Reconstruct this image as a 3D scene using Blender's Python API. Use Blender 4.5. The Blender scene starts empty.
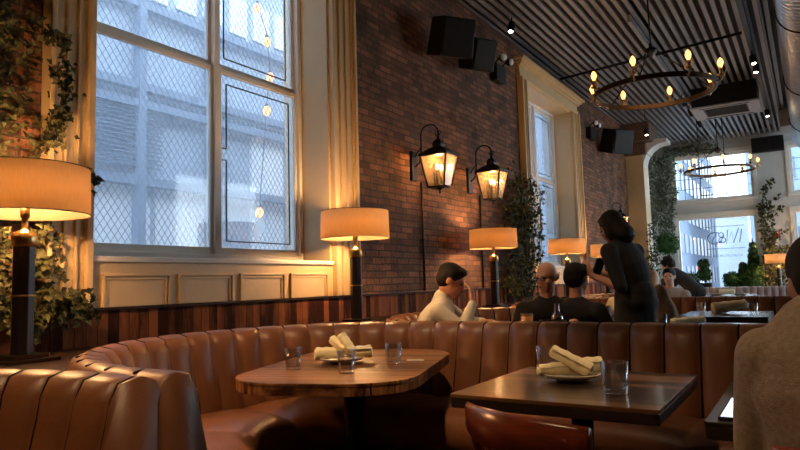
import bpy, bmesh, math, random
from mathutils import Vector, Matrix, Quaternion
PI = math.pi
V = Vector
sc = bpy.context.scene
COL = sc.collection
rnd = random.Random(7)

# ------------------------------------------------------------ materials
def _nt(name):
    m = bpy.data.materials.new(name); m.use_nodes = True
    nt = m.node_tree; b = nt.nodes['Principled BSDF']
    return m, nt, b
def N(nt, t, **kw):
    n = nt.nodes.new(t)
    for k, v in kw.items():
        if k in n.inputs: n.inputs[k].default_value = v
        else: setattr(n, k, v)
    return n
def ramp(nt, stops):
    r = nt.nodes.new('ShaderNodeValToRGB'); e = r.color_ramp.elements
    e[0].position, e[0].color = stops[0][0], (*stops[0][1], 1)
    e[1].position, e[1].color = stops[-1][0], (*stops[-1][1], 1)
    for p, c in stops[1:-1]:
        x = e.new(p); x.color = (*c, 1)
    return r
def mul(c, k): return tuple(min(1, x*k) for x in c)
def mat(name, c, rough=.5, metal=0, var=.12, scale=12, bump=.0, bscale=60, sheen=0, coat=0, stretch=None, spec=.5, sub=0):
    m, nt, b = _nt(name)
    tc = N(nt, 'ShaderNodeTexCoord'); mp = N(nt, 'ShaderNodeMapping')
    if stretch: mp.inputs['Scale'].default_value = stretch
    nt.links.new(tc.outputs['Object'], mp.inputs['Vector'])
    no = N(nt, 'ShaderNodeTexNoise', Scale=scale, Detail=4.0)
    nt.links.new(mp.outputs[0], no.inputs['Vector'])
    r = ramp(nt, [(.3, mul(c, 1-var)), (.7, mul(c, 1+var))])
    nt.links.new(no.outputs['Fac'], r.inputs[0]); nt.links.new(r.outputs[0], b.inputs['Base Color'])
    b.inputs['Roughness'].default_value = rough; b.inputs['Metallic'].default_value = metal
    b.inputs['Specular IOR Level'].default_value = spec
    if sheen: b.inputs['Sheen Weight'].default_value = sheen
    if coat: b.inputs['Coat Weight'].default_value = coat; b.inputs['Coat Roughness'].default_value = .12
    if bump:
        n2 = N(nt, 'ShaderNodeTexNoise', Scale=bscale, Detail=3.0); nt.links.new(mp.outputs[0], n2.inputs['Vector'])
        bp = N(nt, 'ShaderNodeBump', Strength=bump, Distance=.01); nt.links.new(n2.outputs['Fac'], bp.inputs['Height'])
        nt.links.new(bp.outputs[0], b.inputs['Normal'])
    return m
def mat_brick():
    m, nt, b = _nt('brick')
    tc = N(nt, 'ShaderNodeTexCoord'); sp = N(nt, 'ShaderNodeSeparateXYZ'); cb = N(nt, 'ShaderNodeCombineXYZ')
    nt.links.new(tc.outputs['Object'], sp.inputs[0])
    ad = N(nt, 'ShaderNodeMath', operation='ADD'); nt.links.new(sp.outputs[0], ad.inputs[0]); nt.links.new(sp.outputs[1], ad.inputs[1])
    nw = N(nt, 'ShaderNodeTexNoise', Scale=3.0, Detail=2.0); nt.links.new(tc.outputs['Object'], nw.inputs['Vector'])
    wz = N(nt, 'ShaderNodeMath', operation='MULTIPLY_ADD'); wz.inputs[1].default_value = .025; nt.links.new(nw.outputs['Fac'], wz.inputs[0]); nt.links.new(sp.outputs[2], wz.inputs[2])
    nt.links.new(ad.outputs[0], cb.inputs[0]); nt.links.new(wz.outputs[0], cb.inputs[1])
    bt = N(nt, 'ShaderNodeTexBrick', Scale=1.0)
    bt.inputs['Brick Width'].default_value = .185; bt.inputs['Row Height'].default_value = .056
    bt.inputs['Mortar Size'].default_value = .007; bt.inputs['Mortar Smooth'].default_value = .3
    bt.inputs['Bias'].default_value = -.1
    bt.inputs['Color1'].default_value = (.28, .118, .06, 1); bt.inputs['Color2'].default_value = (.085, .040, .025, 1)
    bt.inputs['Mortar'].default_value = (.085, .055, .035, 1)
    nt.links.new(cb.outputs[0], bt.inputs['Vector'])
    no = N(nt, 'ShaderNodeTexNoise', Scale=2.2, Detail=7.0, Roughness=.7); nt.links.new(tc.outputs['Object'], no.inputs['Vector'])
    r = ramp(nt, [(.36, (.38, .35, .34)), (.52, (.95, .95, .95)), (.68, (1.3, 1.15, .9))])
    nt.links.new(no.outputs['Fac'], r.inputs[0])
    mx = N(nt, 'ShaderNodeMix', data_type='RGBA', blend_type='MULTIPLY'); mx.inputs[0].default_value = 1
    nt.links.new(bt.outputs['Color'], mx.inputs[6]); nt.links.new(r.outputs[0], mx.inputs[7])
    nt.links.new(mx.outputs[2], b.inputs['Base Color']); b.inputs['Roughness'].default_value = .85
    n2 = N(nt, 'ShaderNodeTexNoise', Scale=40.0, Detail=4.0); nt.links.new(tc.outputs['Object'], n2.inputs['Vector'])
    mm = N(nt, 'ShaderNodeMath', operation='MULTIPLY_ADD'); mm.inputs[1].default_value = -1.0
    nt.links.new(bt.outputs['Fac'], mm.inputs[0]); nt.links.new(n2.outputs['Fac'], mm.inputs[2])
    bp = N(nt, 'ShaderNodeBump', Strength=.8, Distance=.012); nt.links.new(mm.outputs[0], bp.inputs['Height'])
    nt.links.new(bp.outputs[0], b.inputs['Normal'])
    return m
def mat_planks(name, dark, light, axis_w=1, width=.085, rough=.6, stretch=(6, 30, 1.5), coat=0, wnw=.55):
    """boards laid side by side along axis_w, grain stretched"""
    m, nt, b = _nt(name)
    tc = N(nt, 'ShaderNodeTexCoord'); sp = N(nt, 'ShaderNodeSeparateXYZ'); nt.links.new(tc.outputs['Object'], sp.inputs[0])
    dv = N(nt, 'ShaderNodeMath', operation='DIVIDE'); dv.inputs[1].default_value = width
    nt.links.new(sp.outputs[axis_w], dv.inputs[0])
    fl = N(nt, 'ShaderNodeMath', operation='FLOOR'); nt.links.new(dv.outputs[0], fl.inputs[0])
    wn = N(nt, 'ShaderNodeTexWhiteNoise', noise_dimensions='1D'); nt.links.new(fl.outputs[0], wn.inputs['W'])
    mp = N(nt, 'ShaderNodeMapping'); mp.inputs['Scale'].default_value = stretch; nt.links.new(tc.outputs['Object'], mp.inputs[0])
    av = N(nt, 'ShaderNodeVectorMath', operation='ADD'); nt.links.new(mp.outputs[0], av.inputs[0]); nt.links.new(wn.outputs['Color'], av.inputs[1])
    no = N(nt, 'ShaderNodeTexNoise', Scale=2.0, Detail=6.0, Roughness=.65); nt.links.new(av.outputs[0], no.inputs['Vector'])
    ma = N(nt, 'ShaderNodeMath', operation='MULTIPLY_ADD'); ma.inputs[1].default_value = wnw
    nt.links.new(wn.outputs['Value'], ma.inputs[0]); nt.links.new(no.outputs['Fac'], ma.inputs[2])
    sb = N(nt, 'ShaderNodeMath', operation='SUBTRACT'); sb.inputs[1].default_value = wnw/2; nt.links.new(ma.outputs[0], sb.inputs[0])
    r = ramp(nt, [(.34, dark), (.66, light)]); nt.links.new(sb.outputs[0], r.inputs[0])
    fr = N(nt, 'ShaderNodeMath', operation='FRACT'); nt.links.new(dv.outputs[0], fr.inputs[0])
    gp = N(nt, 'ShaderNodeMath', operation='GREATER_THAN'); gp.inputs[1].default_value = .95; nt.links.new(fr.outputs[0], gp.inputs[0])
    mx = N(nt, 'ShaderNodeMix', data_type='RGBA'); mx.inputs[7].default_value = (*mul(dark, .3), 1)
    nt.links.new(gp.outputs[0], mx.inputs[0]); nt.links.new(r.outputs[0], mx.inputs[6])
    nt.links.new(mx.outputs[2], b.inputs['Base Color']); b.inputs['Roughness'].default_value = rough; b.inputs['Specular IOR Level'].default_value = .5 if coat else .12
    if coat: b.inputs['Coat Weight'].default_value = coat; b.inputs['Coat Roughness'].default_value = .12
    bp = N(nt, 'ShaderNodeBump', Strength=.25, Distance=.004); nt.links.new(no.outputs['Fac'], bp.inputs['Height'])
    nt.links.new(bp.outputs[0], b.inputs['Normal'])
    return m
def mat_emit(name, c, s):
    m, nt, b = _nt(name)
    b.inputs['Base Color'].default_value = (*c, 1); b.inputs['Emission Color'].default_value = (*c, 1); b.inputs['Emission Strength'].default_value = s
    return m
def mat_shade(name, c):
    m, nt, b = _nt(name); nt.nodes.remove(b); out = nt.nodes['Material Output']
    tc = N(nt, 'ShaderNodeTexCoord'); mp = N(nt, 'ShaderNodeMapping'); mp.inputs['Scale'].default_value = (60, 60, 8); nt.links.new(tc.outputs['Object'], mp.inputs[0])
    no = N(nt, 'ShaderNodeTexNoise', Scale=3.0, Detail=3.0); nt.links.new(mp.outputs[0], no.inputs['Vector'])
    r = ramp(nt, [(.3, mul(c, .92)), (.7, c)]); nt.links.new(no.outputs['Fac'], r.inputs[0])
    d = N(nt, 'ShaderNodeBsdfDiffuse'); t = N(nt, 'ShaderNodeBsdfTranslucent')
    nt.links.new(r.outputs[0], d.inputs[0]); nt.links.new(r.outputs[0], t.inputs[0])
    mx = N(nt, 'ShaderNodeMixShader'); mx.inputs[0].default_value = .66
    nt.links.new(d.outputs[0], mx.inputs[1]); nt.links.new(t.outputs[0], mx.inputs[2]); nt.links.new(mx.outputs[0], out.inputs[0])
    return m
def mat_glass(name, tint=(1, 1, 1), refl=.08, haze=0.0, rough=.02, edge=.0, hc=(.85, .92, 1)):
    m, nt, b = _nt(name); nt.nodes.remove(b); out = nt.nodes['Material Output']
    tr = N(nt, 'ShaderNodeBsdfTransparent'); tr.inputs[0].default_value = (*tint, 1)
    gl = N(nt, 'ShaderNodeBsdfGlossy'); gl.inputs['Roughness'].default_value = rough
    lw = N(nt, 'ShaderNodeLayerWeight', Blend=.5)
    pw = N(nt, 'ShaderNodeMath', operation='POWER'); pw.inputs[1].default_value = 3.0; nt.links.new(lw.outputs['Facing'], pw.inputs[0])
    ma = N(nt, 'ShaderNodeMath', operation='MULTIPLY_ADD', use_clamp=True); ma.inputs[1].default_value = .6+edge; ma.inputs[2].default_value = refl
    nt.links.new(pw.outputs[0], ma.inputs[0])
    mx = N(nt, 'ShaderNodeMixShader'); nt.links.new(ma.outputs[0], mx.inputs[0]); nt.links.new(tr.outputs[0], mx.inputs[1]); nt.links.new(gl.outputs[0], mx.inputs[2])
    last = mx
    if haze:
        tl = N(nt, 'ShaderNodeBsdfTranslucent'); tl.inputs[0].default_value = (*hc, 1)
        tc = N(nt, 'ShaderNodeTexCoord'); no = N(nt, 'ShaderNodeTexNoise', Scale=3.0, Detail=4.0); nt.links.new(tc.outputs['Object'], no.inputs['Vector'])
        mr = N(nt, 'ShaderNodeMapRange'); mr.inputs['To Min'].default_value = haze*.8; mr.inputs['To Max'].default_value = haze*1.2; nt.links.new(no.outputs['Fac'], mr.inputs['Value'])
        m2 = N(nt, 'ShaderNodeMixShader'); nt.links.new(mr.outputs[0], m2.inputs[0])
        nt.links.new(mx.outputs[0], m2.inputs[1]); nt.links.new(tl.outputs[0], m2.inputs[2]); last = m2
    nt.links.new(last.outputs[0], out.inputs[0])
    return m
def mat_leaf(name, a, b_):
    m, nt, b = _nt(name)
    oi = N(nt, 'ShaderNodeTexCoord'); no = N(nt, 'ShaderNodeTexNoise', Scale=14.0, Detail=2.0); nt.links.new(oi.outputs['Object'], no.inputs['Vector'])
    r = ramp(nt, [(.35, a), (.65, b_)]); nt.links.new(no.outputs['Fac'], r.inputs[0]); nt.links.new(r.outputs[0], b.inputs['Base Color'])
    b.inputs['Roughness'].default_value = .65; b.inputs['Specular IOR Level'].default_value = .2
    return m

BRICK = mat_brick()
CREAM = mat('cream_paint', (.64, .47, .25), .45, var=.05, scale=5, bump=.1, bscale=25)
GREYTRIM = mat('grey_white_paint', (.80, .78, .72), .5, var=.06, scale=6)
WHITEWALL = mat('white_plaster', (.62, .63, .60), .7, var=.06, scale=3, bump=.1)
WAINS = mat_planks('reclaimed_planks', (.034, .010, .005), (.25, .088, .036), 1, .058, .8, (6, 6, 1.2))
DARKWOOD = mat('dark_walnut', (.030, .013, .008), .6, spec=.2, var=.4, scale=3, stretch=(3, 14, 14), bump=.1)
TABLEW = mat_planks('table_planks', (.030, .010, .005), (.40, .17, .065), 1, .06, .32, (1.5, 34, 4), wnw=.22)
TABLEW2 = mat_planks('dark_table_planks', (.030, .014, .009), (.24, .11, .05), 1, .068, .28, (1.1, 18, 4), coat=.6)
TABLEDK = mat('table_edge_dark', (.028, .016, .011), .4, var=.4, scale=4, stretch=(2, 12, 12))
FLOORM = mat_planks('floor_boards', (.03, .018, .012), (.09, .05, .03), 0, .12, .5, (14, 1, 1))
LEATHER = mat('cognac_leather', (.170, .060, .021), .42, var=.18, scale=7, bump=.12, bscale=110, spec=.5)
PIPINGSHADE = mat('groove_shade_piping', (.010, .004, .003), .7, var=.1, spec=.1)  # near black, puts the shade of the seam grooves into the colour
LEATHERLIT = mat('window_lit_leather', (.42, .32, .30), .4, var=.1)  # paler copy of the booth leather, holds the far window's daylight as colour
KICK = mat('black_plinth', (.012, .010, .009), .6)
CEIL = mat('ceiling_slats', (.31, .32, .35), .45, .2, var=.2, scale=6, stretch=(1, .15, 1), bump=.05)
BLACK = mat('black_metal', (.012, .011, .011), .38, .6)
BLACKP = mat('black_plastic', (.008, .008, .009), .55, spec=.3)
BRONZE = mat('dark_bronze', (.07, .042, .022), .35, .9, var=.3)
BRASS = mat('brass', (.55, .36, .14), .28, 1.0, var=.1)
STEEL = mat('galvanised_steel', (.55, .60, .66), .33, .85, var=.15, scale=20)
GREYP = mat('grey_plastic', (.32, .33, .34), .5)
CANWOOD = mat('lamp_post_wood', (.016, .009, .007), .4, var=.3)
SHADE = mat_shade('linen_shade', (.96, .74, .47))
TRIMSH = mat('shade_rim', (.10, .055, .02), .6)
BULB = mat_emit('warm_bulb', (1, .44, .12), 3.6)
BULBH = mat_emit('hot_filament', (1, .58, .24), 12)
SPOTE = mat_emit('spot_lens', (1, .86, .66), 14)
FLOODW = mat('flood_lens', (.75, .75, .72), .3)
GLASS = mat_glass('tumbler_glass', (.985, .985, .98), .12, edge=.6)
LANTG = mat_glass('lantern_glass', (.95, .84, .66), .04, haze=.13, rough=.08, hc=(1, .66, .34))
PANE = mat_glass('window_pane', (.93, .97, 1), .05, haze=.24, rough=.05)
PANEF = mat_glass('clear_window_pane', (.96, .99, 1), .03)
LEAD = mat('black_leading', (.02, .02, .025), .5)
CLOTH = mat('cream_napkin', (.92, .80, .50), .9, var=.08, scale=30, bump=.3, bscale=160)
PLATE = mat('stoneware_plate', (.50, .42, .32), .3)
PAPER = mat('white_card', (.85, .88, .92), .5, var=.02)
CHAIRW = mat('mahogany_bentwood', (.23, .042, .017), .28, var=.25, scale=5, stretch=(3, 3, 14), coat=.3)
JUICE = mat('orange_juice', (.85, .38, .04), .3)
WINE = mat('dark_wine', (.05, .012, .010), .25)
LEAF1 = mat_leaf('ivy_leaves', (.022, .028, .012), (.11, .11, .04))
LEAF2 = mat_leaf('hanging_vine_leaves', (.06, .075, .05), (.18, .20, .14))
LEAF3 = mat_leaf('box_leaves', (.02, .055, .015), (.065, .15, .035))
STEM = mat('vine_stem', (.10, .06, .03), .8)
SKINM = mat('skin', (.52, .25, .16), .5, var=.06, scale=15)
SKIN2 = mat('pale_skin', (.60, .34, .24), .5, var=.06, scale=15)
HAIRB = mat('black_hair', (.010, .007, .006), .6, spec=.25, var=.3, scale=60, stretch=(6, 6, 1), bump=.4, bscale=120)
HAIRBL = mat('blonde_hair', (.42, .26, .12), .5, var=.25, scale=60, stretch=(6, 6, 1), bump=.4)
HAIRG = mat('grey_hair', (.32, .26, .20), .6, var=.2, scale=60)
SHIRTW = mat('white_shirt', (.62, .58, .46), .85, var=.05, bump=.2, bscale=12)
BLACKC = mat('black_cloth', (.014, .013, .014), .9, var=.2, bump=.2, bscale=20)
GREYC = mat('grey_cloth', (.30, .28, .26), .9)
TANC = mat('tan_cloth', (.36, .24, .14), .9, bump=.2, bscale=15)
BEIGEC = mat('beige_wool', (.36, .265, .18), .95, var=.2, scale=90, bump=.2, bscale=260, sheen=.1)
EYEW = mat('eye_dark', (.03, .02, .02), .2)
LIP = mat('lips', (.42, .13, .10), .5)
REDP = mat('red_plastic', (.7, .03, .02), .35)
BLUEDK = mat('dark_slate_top', (.035, .04, .05), .22, var=.2, coat=.4)
FACADE = mat('alley_brick_paint', (.36, .43, .52), .8, var=.12)
FACADE2 = mat('alley_panel', (.80, .84, .86), .7, var=.04)
FACADEB = mat('alley_beam', (.14, .19, .28), .6)
STREETG = mat('street_asphalt', (.22, .23, .25), .9)
BLDW = mat('white_building', (.82, .84, .86), .8)
BLDB = mat('blue_glass_building', (.07, .12, .20), .3)
BLDL = mat('building_stone', (.20, .27, .38), .7)
YELLOW = mat('yellow_awning', (.75, .50, .10), .7)
GRIL = mat('grille_wire', (.14, .16, .19), .5, .5)

# ------------------------------------------------------------ mesh helpers
class MB:
    def __init__(s): s.v = []; s.f = []; s.sm = []
    def add(s, vs, fs, smooth=False):
        o = len(s.v); s.v += [V(v) for v in vs]
        for f in fs: s.f.append(tuple(i+o for i in f)); s.sm.append(smooth)
        return s
    def box(s, c, d, R=None, taper=1.0):
        c = V(c); x, y, z = [k/2 for k in d]
        vs = []
        for sx, sy, sz in [(-1,-1,-1),(1,-1,-1),(1,1,-1),(-1,1,-1),(-1,-1,1),(1,-1,1),(1,1,1),(-1,1,1)]:
            k = taper if sz > 0 else 1
            p = V((sx*x*k, sy*y*k, sz*z))
            if R is not None: p = R @ p
            vs.append(c+p)
        return s.add(vs, [(0,3,2,1),(4,5,6,7),(0,1,5,4),(1,2,6,5),(2,3,7,6),(3,0,4,7)])
    def bb(s, x0, x1, y0, y1, z0, z1): return s.box(((x0+x1)/2, (y0+y1)/2, (z0+z1)/2), (x1-x0, y1-y0, z1-z0))
    def tube(s, pts, r, n=8, cap=True, closed=False):
        pts = [V(p) for p in pts]; m = len(pts)
        rs = r if isinstance(r, (list, tuple)) else [r]*m
        vs = []; up = None
        for i, p in enumerate(pts):
            if closed: t = pts[(i+1) % m]-pts[i-1]
            else: t = pts[min(i+1, m-1)]-pts[max(i-1, 0)]
            t.normalize()
            if up is None: up = V((0, 0, 1)) if abs(t.z) < .9 else V((1, 0, 0))
            a = t.cross(up)
            if a.length < 1e-4: a = t.cross(V((0, 1, 0)))
            a.normalize(); b = t.cross(a).normalized(); up = -b if (-b).dot(up) > 0 else b
            for k in range(n):
                an = 2*PI*k/n; vs.append(p+(a*math.cos(an)+b*math.sin(an))*rs[i])
        fs = []
        for i in range(m if closed else m-1):
            for k in range(n):
                j = (i+1) % m
                fs.append((i*n+k, i*n+(k+1) % n, j*n+(k+1) % n, j*n+k))
        if cap and not closed: fs += [tuple(range(n))[::-1], tuple((m-1)*n+k for k in range(n))]
        return s.add(vs, fs, True)
    def lathe(s, prof, c=(0, 0, 0), n=24, smooth=True, R=None, sx=1, sy=1):
        c = V(c); vs = []
        for r, z in prof:
            for k in range(n):
                a = 2*PI*k/n; p = V((r*math.cos(a)*sx, r*math.sin(a)*sy, z))
                if R is not None: p = R @ p
                vs.append(c+p)
        fs = []
        for i in range(len(prof)-1):
            for k in range(n): fs.append((i*n+k, i*n+(k+1) % n, (i+1)*n+(k+1) % n, (i+1)*n+k))
        if prof[0][0] > 1e-5: fs.append(tuple(range(n))[::-1])
        if prof[-1][0] > 1e-5: fs.append(tuple((len(prof)-1)*n+k for k in range(n)))
        return s.add(vs, fs, smooth)
    def ell(s, c, r, R=None, n=14, m=9):
        pr = [(max(1e-6, math.sin(PI*i/m)), -math.cos(PI*i/m)) for i in range(m+1)]
        c = V(c); vs = []
        for q, z in pr:
            for k in range(n):
                a = 2*PI*k/n; p = V((q*math.cos(a)*r[0], q*math.sin(a)*r[1], z*r[2]))
                if R is not None: p = R @ p
                vs.append(c+p)
        fs = [(i*n+k, i*n+(k+1) % n, (i+1)*n+(k+1) % n, (i+1)*n+k) for i in range(m) for k in range(n)]
        return s.add(vs, fs, True)
    def limb(s, pts, rs, n=12):
        """tapering closed limb with round ends"""
        s.tube(pts, list(rs), n)
        for p, r in zip(pts, rs): s.ell(p, (r, r, r), n=n, m=7)
        return s
    def poly(s, pts, z0, z1, smooth=False):
        n = len(pts); vs = [(x, y, z0) for x, y in pts]+[(x, y, z1) for x, y in pts]
        return s.add(vs, [tuple(range(n))[::-1], tuple(range(n, 2*n))]+[(i, (i+1) % n, n+(i+1) % n, n+i) for i in range(n)], smooth)
    def build(s, name, m, parent=None, bevel=0, seg=2, wn=False):
        me = bpy.data.meshes.new(name); me.from_pydata([tuple(v) for v in s.v], [], s.f)
        me.polygons.foreach_set('use_smooth', s.sm)
        bm = bmesh.new(); bm.from_mesh(me); bmesh.ops.recalc_face_normals(bm, faces=bm.faces); bm.to_mesh(me); bm.free()
        me.materials.append(m); me.update()
        o = bpy.data.objects.new(name, me); COL.objects.link(o)
        if parent is not None: o.parent = parent
        if bevel:
            b = o.modifiers.new('bevel', 'BEVEL'); b.width = bevel; b.segments = seg; b.limit_method = 'ANGLE'; b.angle_limit = .6
        return o
def tag(o, label, cat, group=None):
    o['label'] = label; o['category'] = cat
    if group: o['group'] = group
    return o
def thing(name, label, cat, loc=(0, 0, 0), rz=0, group=None):
    o = bpy.data.objects.new(name, None); COL.objects.link(o); o.empty_display_size = .1
    o.location = loc; o.rotation_euler = (0, 0, rz)
    return tag(o, label, cat, group)
def struct(o): o['kind'] = 'structure'; return o
def dup(root, loc, rz=0, label=None, group=None, scale=None):
    r = root.copy(); COL.objects.link(r); r.location = loc; r.rotation_euler = (0, 0, rz)
    if label: r['label'] = label
    if group: r['group'] = group
    if scale: r.scale = (scale,)*3
    for ch in list(root.children):
        c = ch.copy(); COL.objects.link(c); c.parent = r
        for g in list(ch.children):
            d = g.copy(); COL.objects.link(d); d.parent = c
    return r
def light(name, kind, loc, power, color=(1, .68, .38), size=.05, rot=None, parent=None, spot=None, sy=None, blend=.6):
    l = bpy.data.lights.new(name, kind); l.energy = power; l.color = color
    if kind == 'AREA':
        l.size = size
        if sy: l.shape = 'RECTANGLE'; l.size_y = sy
    else: l.shadow_soft_size = size
    if spot: l.spot_size = spot; l.spot_blend = blend
    o = bpy.data.objects.new(name, l); COL.objects.link(o); o.location = loc
    if rot: o.rotation_euler = rot
    if parent is not None: o.parent = parent
    return o
def rotz(a): return Matrix.Rotation(a, 3, 'Z')
def rotx(a): return Matrix.Rotation(a, 3, 'X')
def roty(a): return Matrix.Rotation(a, 3, 'Y')

CZ = 4.15; FY = 15.9; RX = 7.5; BY = -3.0; WT = .45
OP = [(1.81, 3.72), (7.81, 9.72)]; OZ0, OZ1 = 1.294, 3.72

# ------------------------------------------------------------ shell
b = MB()
ys = [BY, 1.81, 3.72, 7.81, 9.72, FY+.3]
for i in range(0, 5, 2): b.bb(-WT, 0, ys[i], ys[i+1], 0, CZ+.12)
for y0, y1 in OP:
    b.bb(-WT, 0, y0, y1, OZ1, CZ+.12); b.bb(-WT, 0, y0, y1, 0, OZ0)
struct(b.build('wall_left', BRICK))
# far wall with window openings
FW = [(.47, 2.10, .62, 2.42, 2.80, 3.83), (2.80, 4.50, .62, 2.42, 2.80, 3.83), (5.2, 6.9, .62, 2.42, 2.80, 3.83)]
b = MB()
xs = [-.0, .47, 2.10, 2.80, 4.50, 5.2, 6.9, RX+.3]
for i in range(0, 8, 2): b.bb(xs[i], xs[i+1], FY, FY+.35, 0, CZ+.12)
for x0, x1, a0, a1, c0, c1 in FW:
    b.bb(x0, x1, FY, FY+.35, 0, a0); b.bb(x0, x1, FY, FY+.35, a1, c0); b.bb(x0, x1, FY, FY+.35, c1, CZ+.12)
struct(b.build('wall_far', WHITEWALL))
# right wall with tall windows out of view
RWN = [(8.6, 11.2), (12.0, 14.6)]
b = MB(); yy = [BY, 8.6, 11.2, 12.0, 14.6, FY+.3]
for i in range(0, 6, 2): b.bb(RX, RX+.3, yy[i], yy[i+1], 0, CZ+.12)
for y0, y1 in RWN: b.bb(RX, RX+.3, y0, y1, 0, 1.0); b.bb(RX, RX+.3, y0, y1, 3.6, CZ+.12)
struct(b.build('wall_right', WHITEWALL))
struct(MB().bb(-WT, RX+.3, BY-.3, BY, 0, CZ+.12).build('wall_back', BRICK))
struct(MB().bb(-WT, RX+.3, BY-.3, FY+.35, -.2, 0).build('floor', FLOORM))
# corrugated ceiling: trapezoid ribs running along the room
b = MB(); P = .100; x = -WT+.02
while x < RX+.2: b.bb(x, x+.047, BY-.3, FY+.35, CZ, CZ+.03); x += P
b.bb(-WT, RX+.3, BY-.3, FY+.35, CZ+.12, CZ+.35)
o = struct(b.build('ceiling', CEIL)); o.data.materials.append(BLACKP)
for k, p in enumerate(o.data.polygons): p.material_index = 1 if k >= len(o.data.polygons)-6 else 0
# wood wainscot with cap
struct(MB().bb(0, .028, BY, 13.28, .80, 1.02).build('trim_1', WAINS, bevel=.003))
struct(MB().bb(0, .040, BY, 13.28, 1.02, 1.036).build('trim_2', DARKWOOD, bevel=.003))

# ------------------------------------------------------------ wall windows
def casing_profile(y0, y1, z0, z1, inner_left, b, flip=1):
    """stepped fluted board between y0..y1; flip=1 -> opening on +Y side"""
    w = y1-y0
    st = [(0, .10, .085), (.10, .16, .065), (.16, .36, .05), (.36, .42, .062), (.42, .62, .045), (.62, .68, .056), (.68, .86, .038), (.86, 1.0, .06)]
    for a, c, t in st:
        if flip == 1: b.bb(0, t, y0+a*w, y0+c*w, z0, z1)
        else: b.bb(0, t, y1-c*w, y1-a*w, z0, z1)
def wall_window(k, y0, y1):
    b = MB()
    casing_profile(y0-.24, y0, 1.036, OZ1, True, b, 1)
    casing_profile(y1, y1+.27, 1.036, OZ1, True, b, -1)
    # header with crown
    for a, c, t in [(0, .05, .06), (.05, .14, .045), (.14, .17, .08), (.17, .20, .11), (.20, .235, .15)]:
        b.bb(0, t, y0-.24-(t-.05), y1+.27+(t-.05), OZ1+a, OZ1+c)
    struct(b.build('trim_%d' % (k*10+1), CREAM, bevel=.004))
    # reveal lining
    b = MB()
    b.bb(-WT+.02, .012, y0-.002, y0+.02, OZ0, OZ1); b.bb(-WT+.02, .012, y1-.02, y1+.002, OZ0, OZ1); b.bb(-WT+.02, .012, y0, y1, OZ1-.02, OZ1+.002)
    struct(b.build('trim_%d' % (k*10+2), CREAM, bevel=.002))
    # panelled apron under the sill
    b = MB(); b.bb(0, .018, y0, y1, 1.036, OZ0-.03)
    L = y1-y0; n = 4; px = .055; w = (L-.03-px*(n+1))/n
    for i in range(n):
        a = y0+.015+px+i*(w+px); c = a+w
        for t, o in [(.034, 0), (.026, .018)]:
            b.bb(.018, t, a+o, c-o, 1.205-o-.014, 1.205-o); b.bb(.018, t, a+o, a+o+.014, 1.036, 1.205-o-.014); b.bb(.018, t, c-o-.014, c-o, 1.036, 1.205-o-.014)
    struct(b.build('trim_%d' % (k*10+3), CREAM, bevel=.003))
    b = MB(); b.bb(-.33, .035, y0-.0, y1+.0, OZ0-.03, OZ0); struct(b.build('trim_%d' % (k*10+4), GREYTRIM, bevel=.006))
    # the window unit
    w = bpy.data.objects.new('window_%d' % k, None); COL.objects.link(w); struct(w); w.location = (-.3, (y0+y1)/2, OZ0)
    Y0, Y1, Z0, Z1 = y0-w.location.y, y1-w.location.y, 0, OZ1-OZ0
    b = MB()
    b.bb(-.05, .05, Y0+.02, Y0+.055, Z0, Z1-.02); b.bb(-.05, .05, Y1-.055, Y1-.02, Z0, Z1-.02)
    b.bb(-.05, .05, Y0+.055, Y1-.055, Z1-.06, Z1-.02); b.bb(-.05, .05, Y0+.055, Y1-.055, Z0, Z0+.045)
    b.build('window_frame', GREYTRIM, w, .003)
    mz = 2.59-OZ0; my = 2.865-2.765
    cols = [(Y0+.055, my-.022), (my+.022, Y1-.055)]
    b = MB(); b.bb(-.04, .045, my-.022, my+.022, Z0+.045, Z1-.06); b.build('mullion', GREYTRIM, w, .003)
    for ci, (a, c) in enumerate(cols):
        for lo, hi, xo in [(Z0+.045, mz+.018, .012), (mz+.018, Z1-.06, -.012)]:
            f = MB(); t = .026
            f.bb(xo-.016, xo+.016, a, a+t, lo, hi); f.bb(xo-.016, xo+.016, c-t, c, lo, hi)
            f.bb(xo-.016, xo+.016, a+t, c-t, lo, lo+(.038 if lo > 1 else .045)); f.bb(xo-.016, xo+.016, a+t, c-t, hi-.034, hi)
            so = f.build('sash', GREYTRIM, w, .003)
            p = MB(); p.bb(xo-.003, xo+.003, a+t, c-t, lo+.03, hi-.03); p.build('pane', PANE, so)
            if ci == 1:   # thin black leading set on the pane
                q = MB(); A, C, L0, H0 = a+.075, c-.085, lo+.09, hi-.10; r = .0045; X = xo+.008
                q.bb(X-.003, X+.003, A, C, H0-r, H0+r); q.bb(X-.003, X+.003, A, C, L0-r, L0+r)
                m2 = (L0+H0)/2+.05
                q.bb(X-.003, X+.003, C-r, C+r, L0, H0); q.bb(X-.003, X+.003, A-r, A+r, L0, m2-.04); q.bb(X-.003, X+.003, A-r, A+r, m2+.04, H0)
                q.bb(X-.003, X+.003, A-.045, A, m2-.044, m2-.036); q.bb(X-.003, X+.003, A-.045, A, m2+.036, m2+.044)
                q.build('leading', LEAD, so)
    l = MB(); l.bb(.04, .07, Y0+.075, Y0+.105, mz-.24, mz-.08); l.tube([(.055, Y0+.09, mz-.10), (.10, Y0+.10, mz-.14), (.10, Y0+.10, mz-.20)], .010)
    l.build('latch', BLACK, w)
    # wire mesh fixed to the outside of the opening
    g = MB(); Yr = (Y0+.03, Y1-.03); H = Z1-.04; s = .046; sl = 1.45; r = .0016
    k2 = 0; W = Yr[1]-Yr[0]
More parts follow.
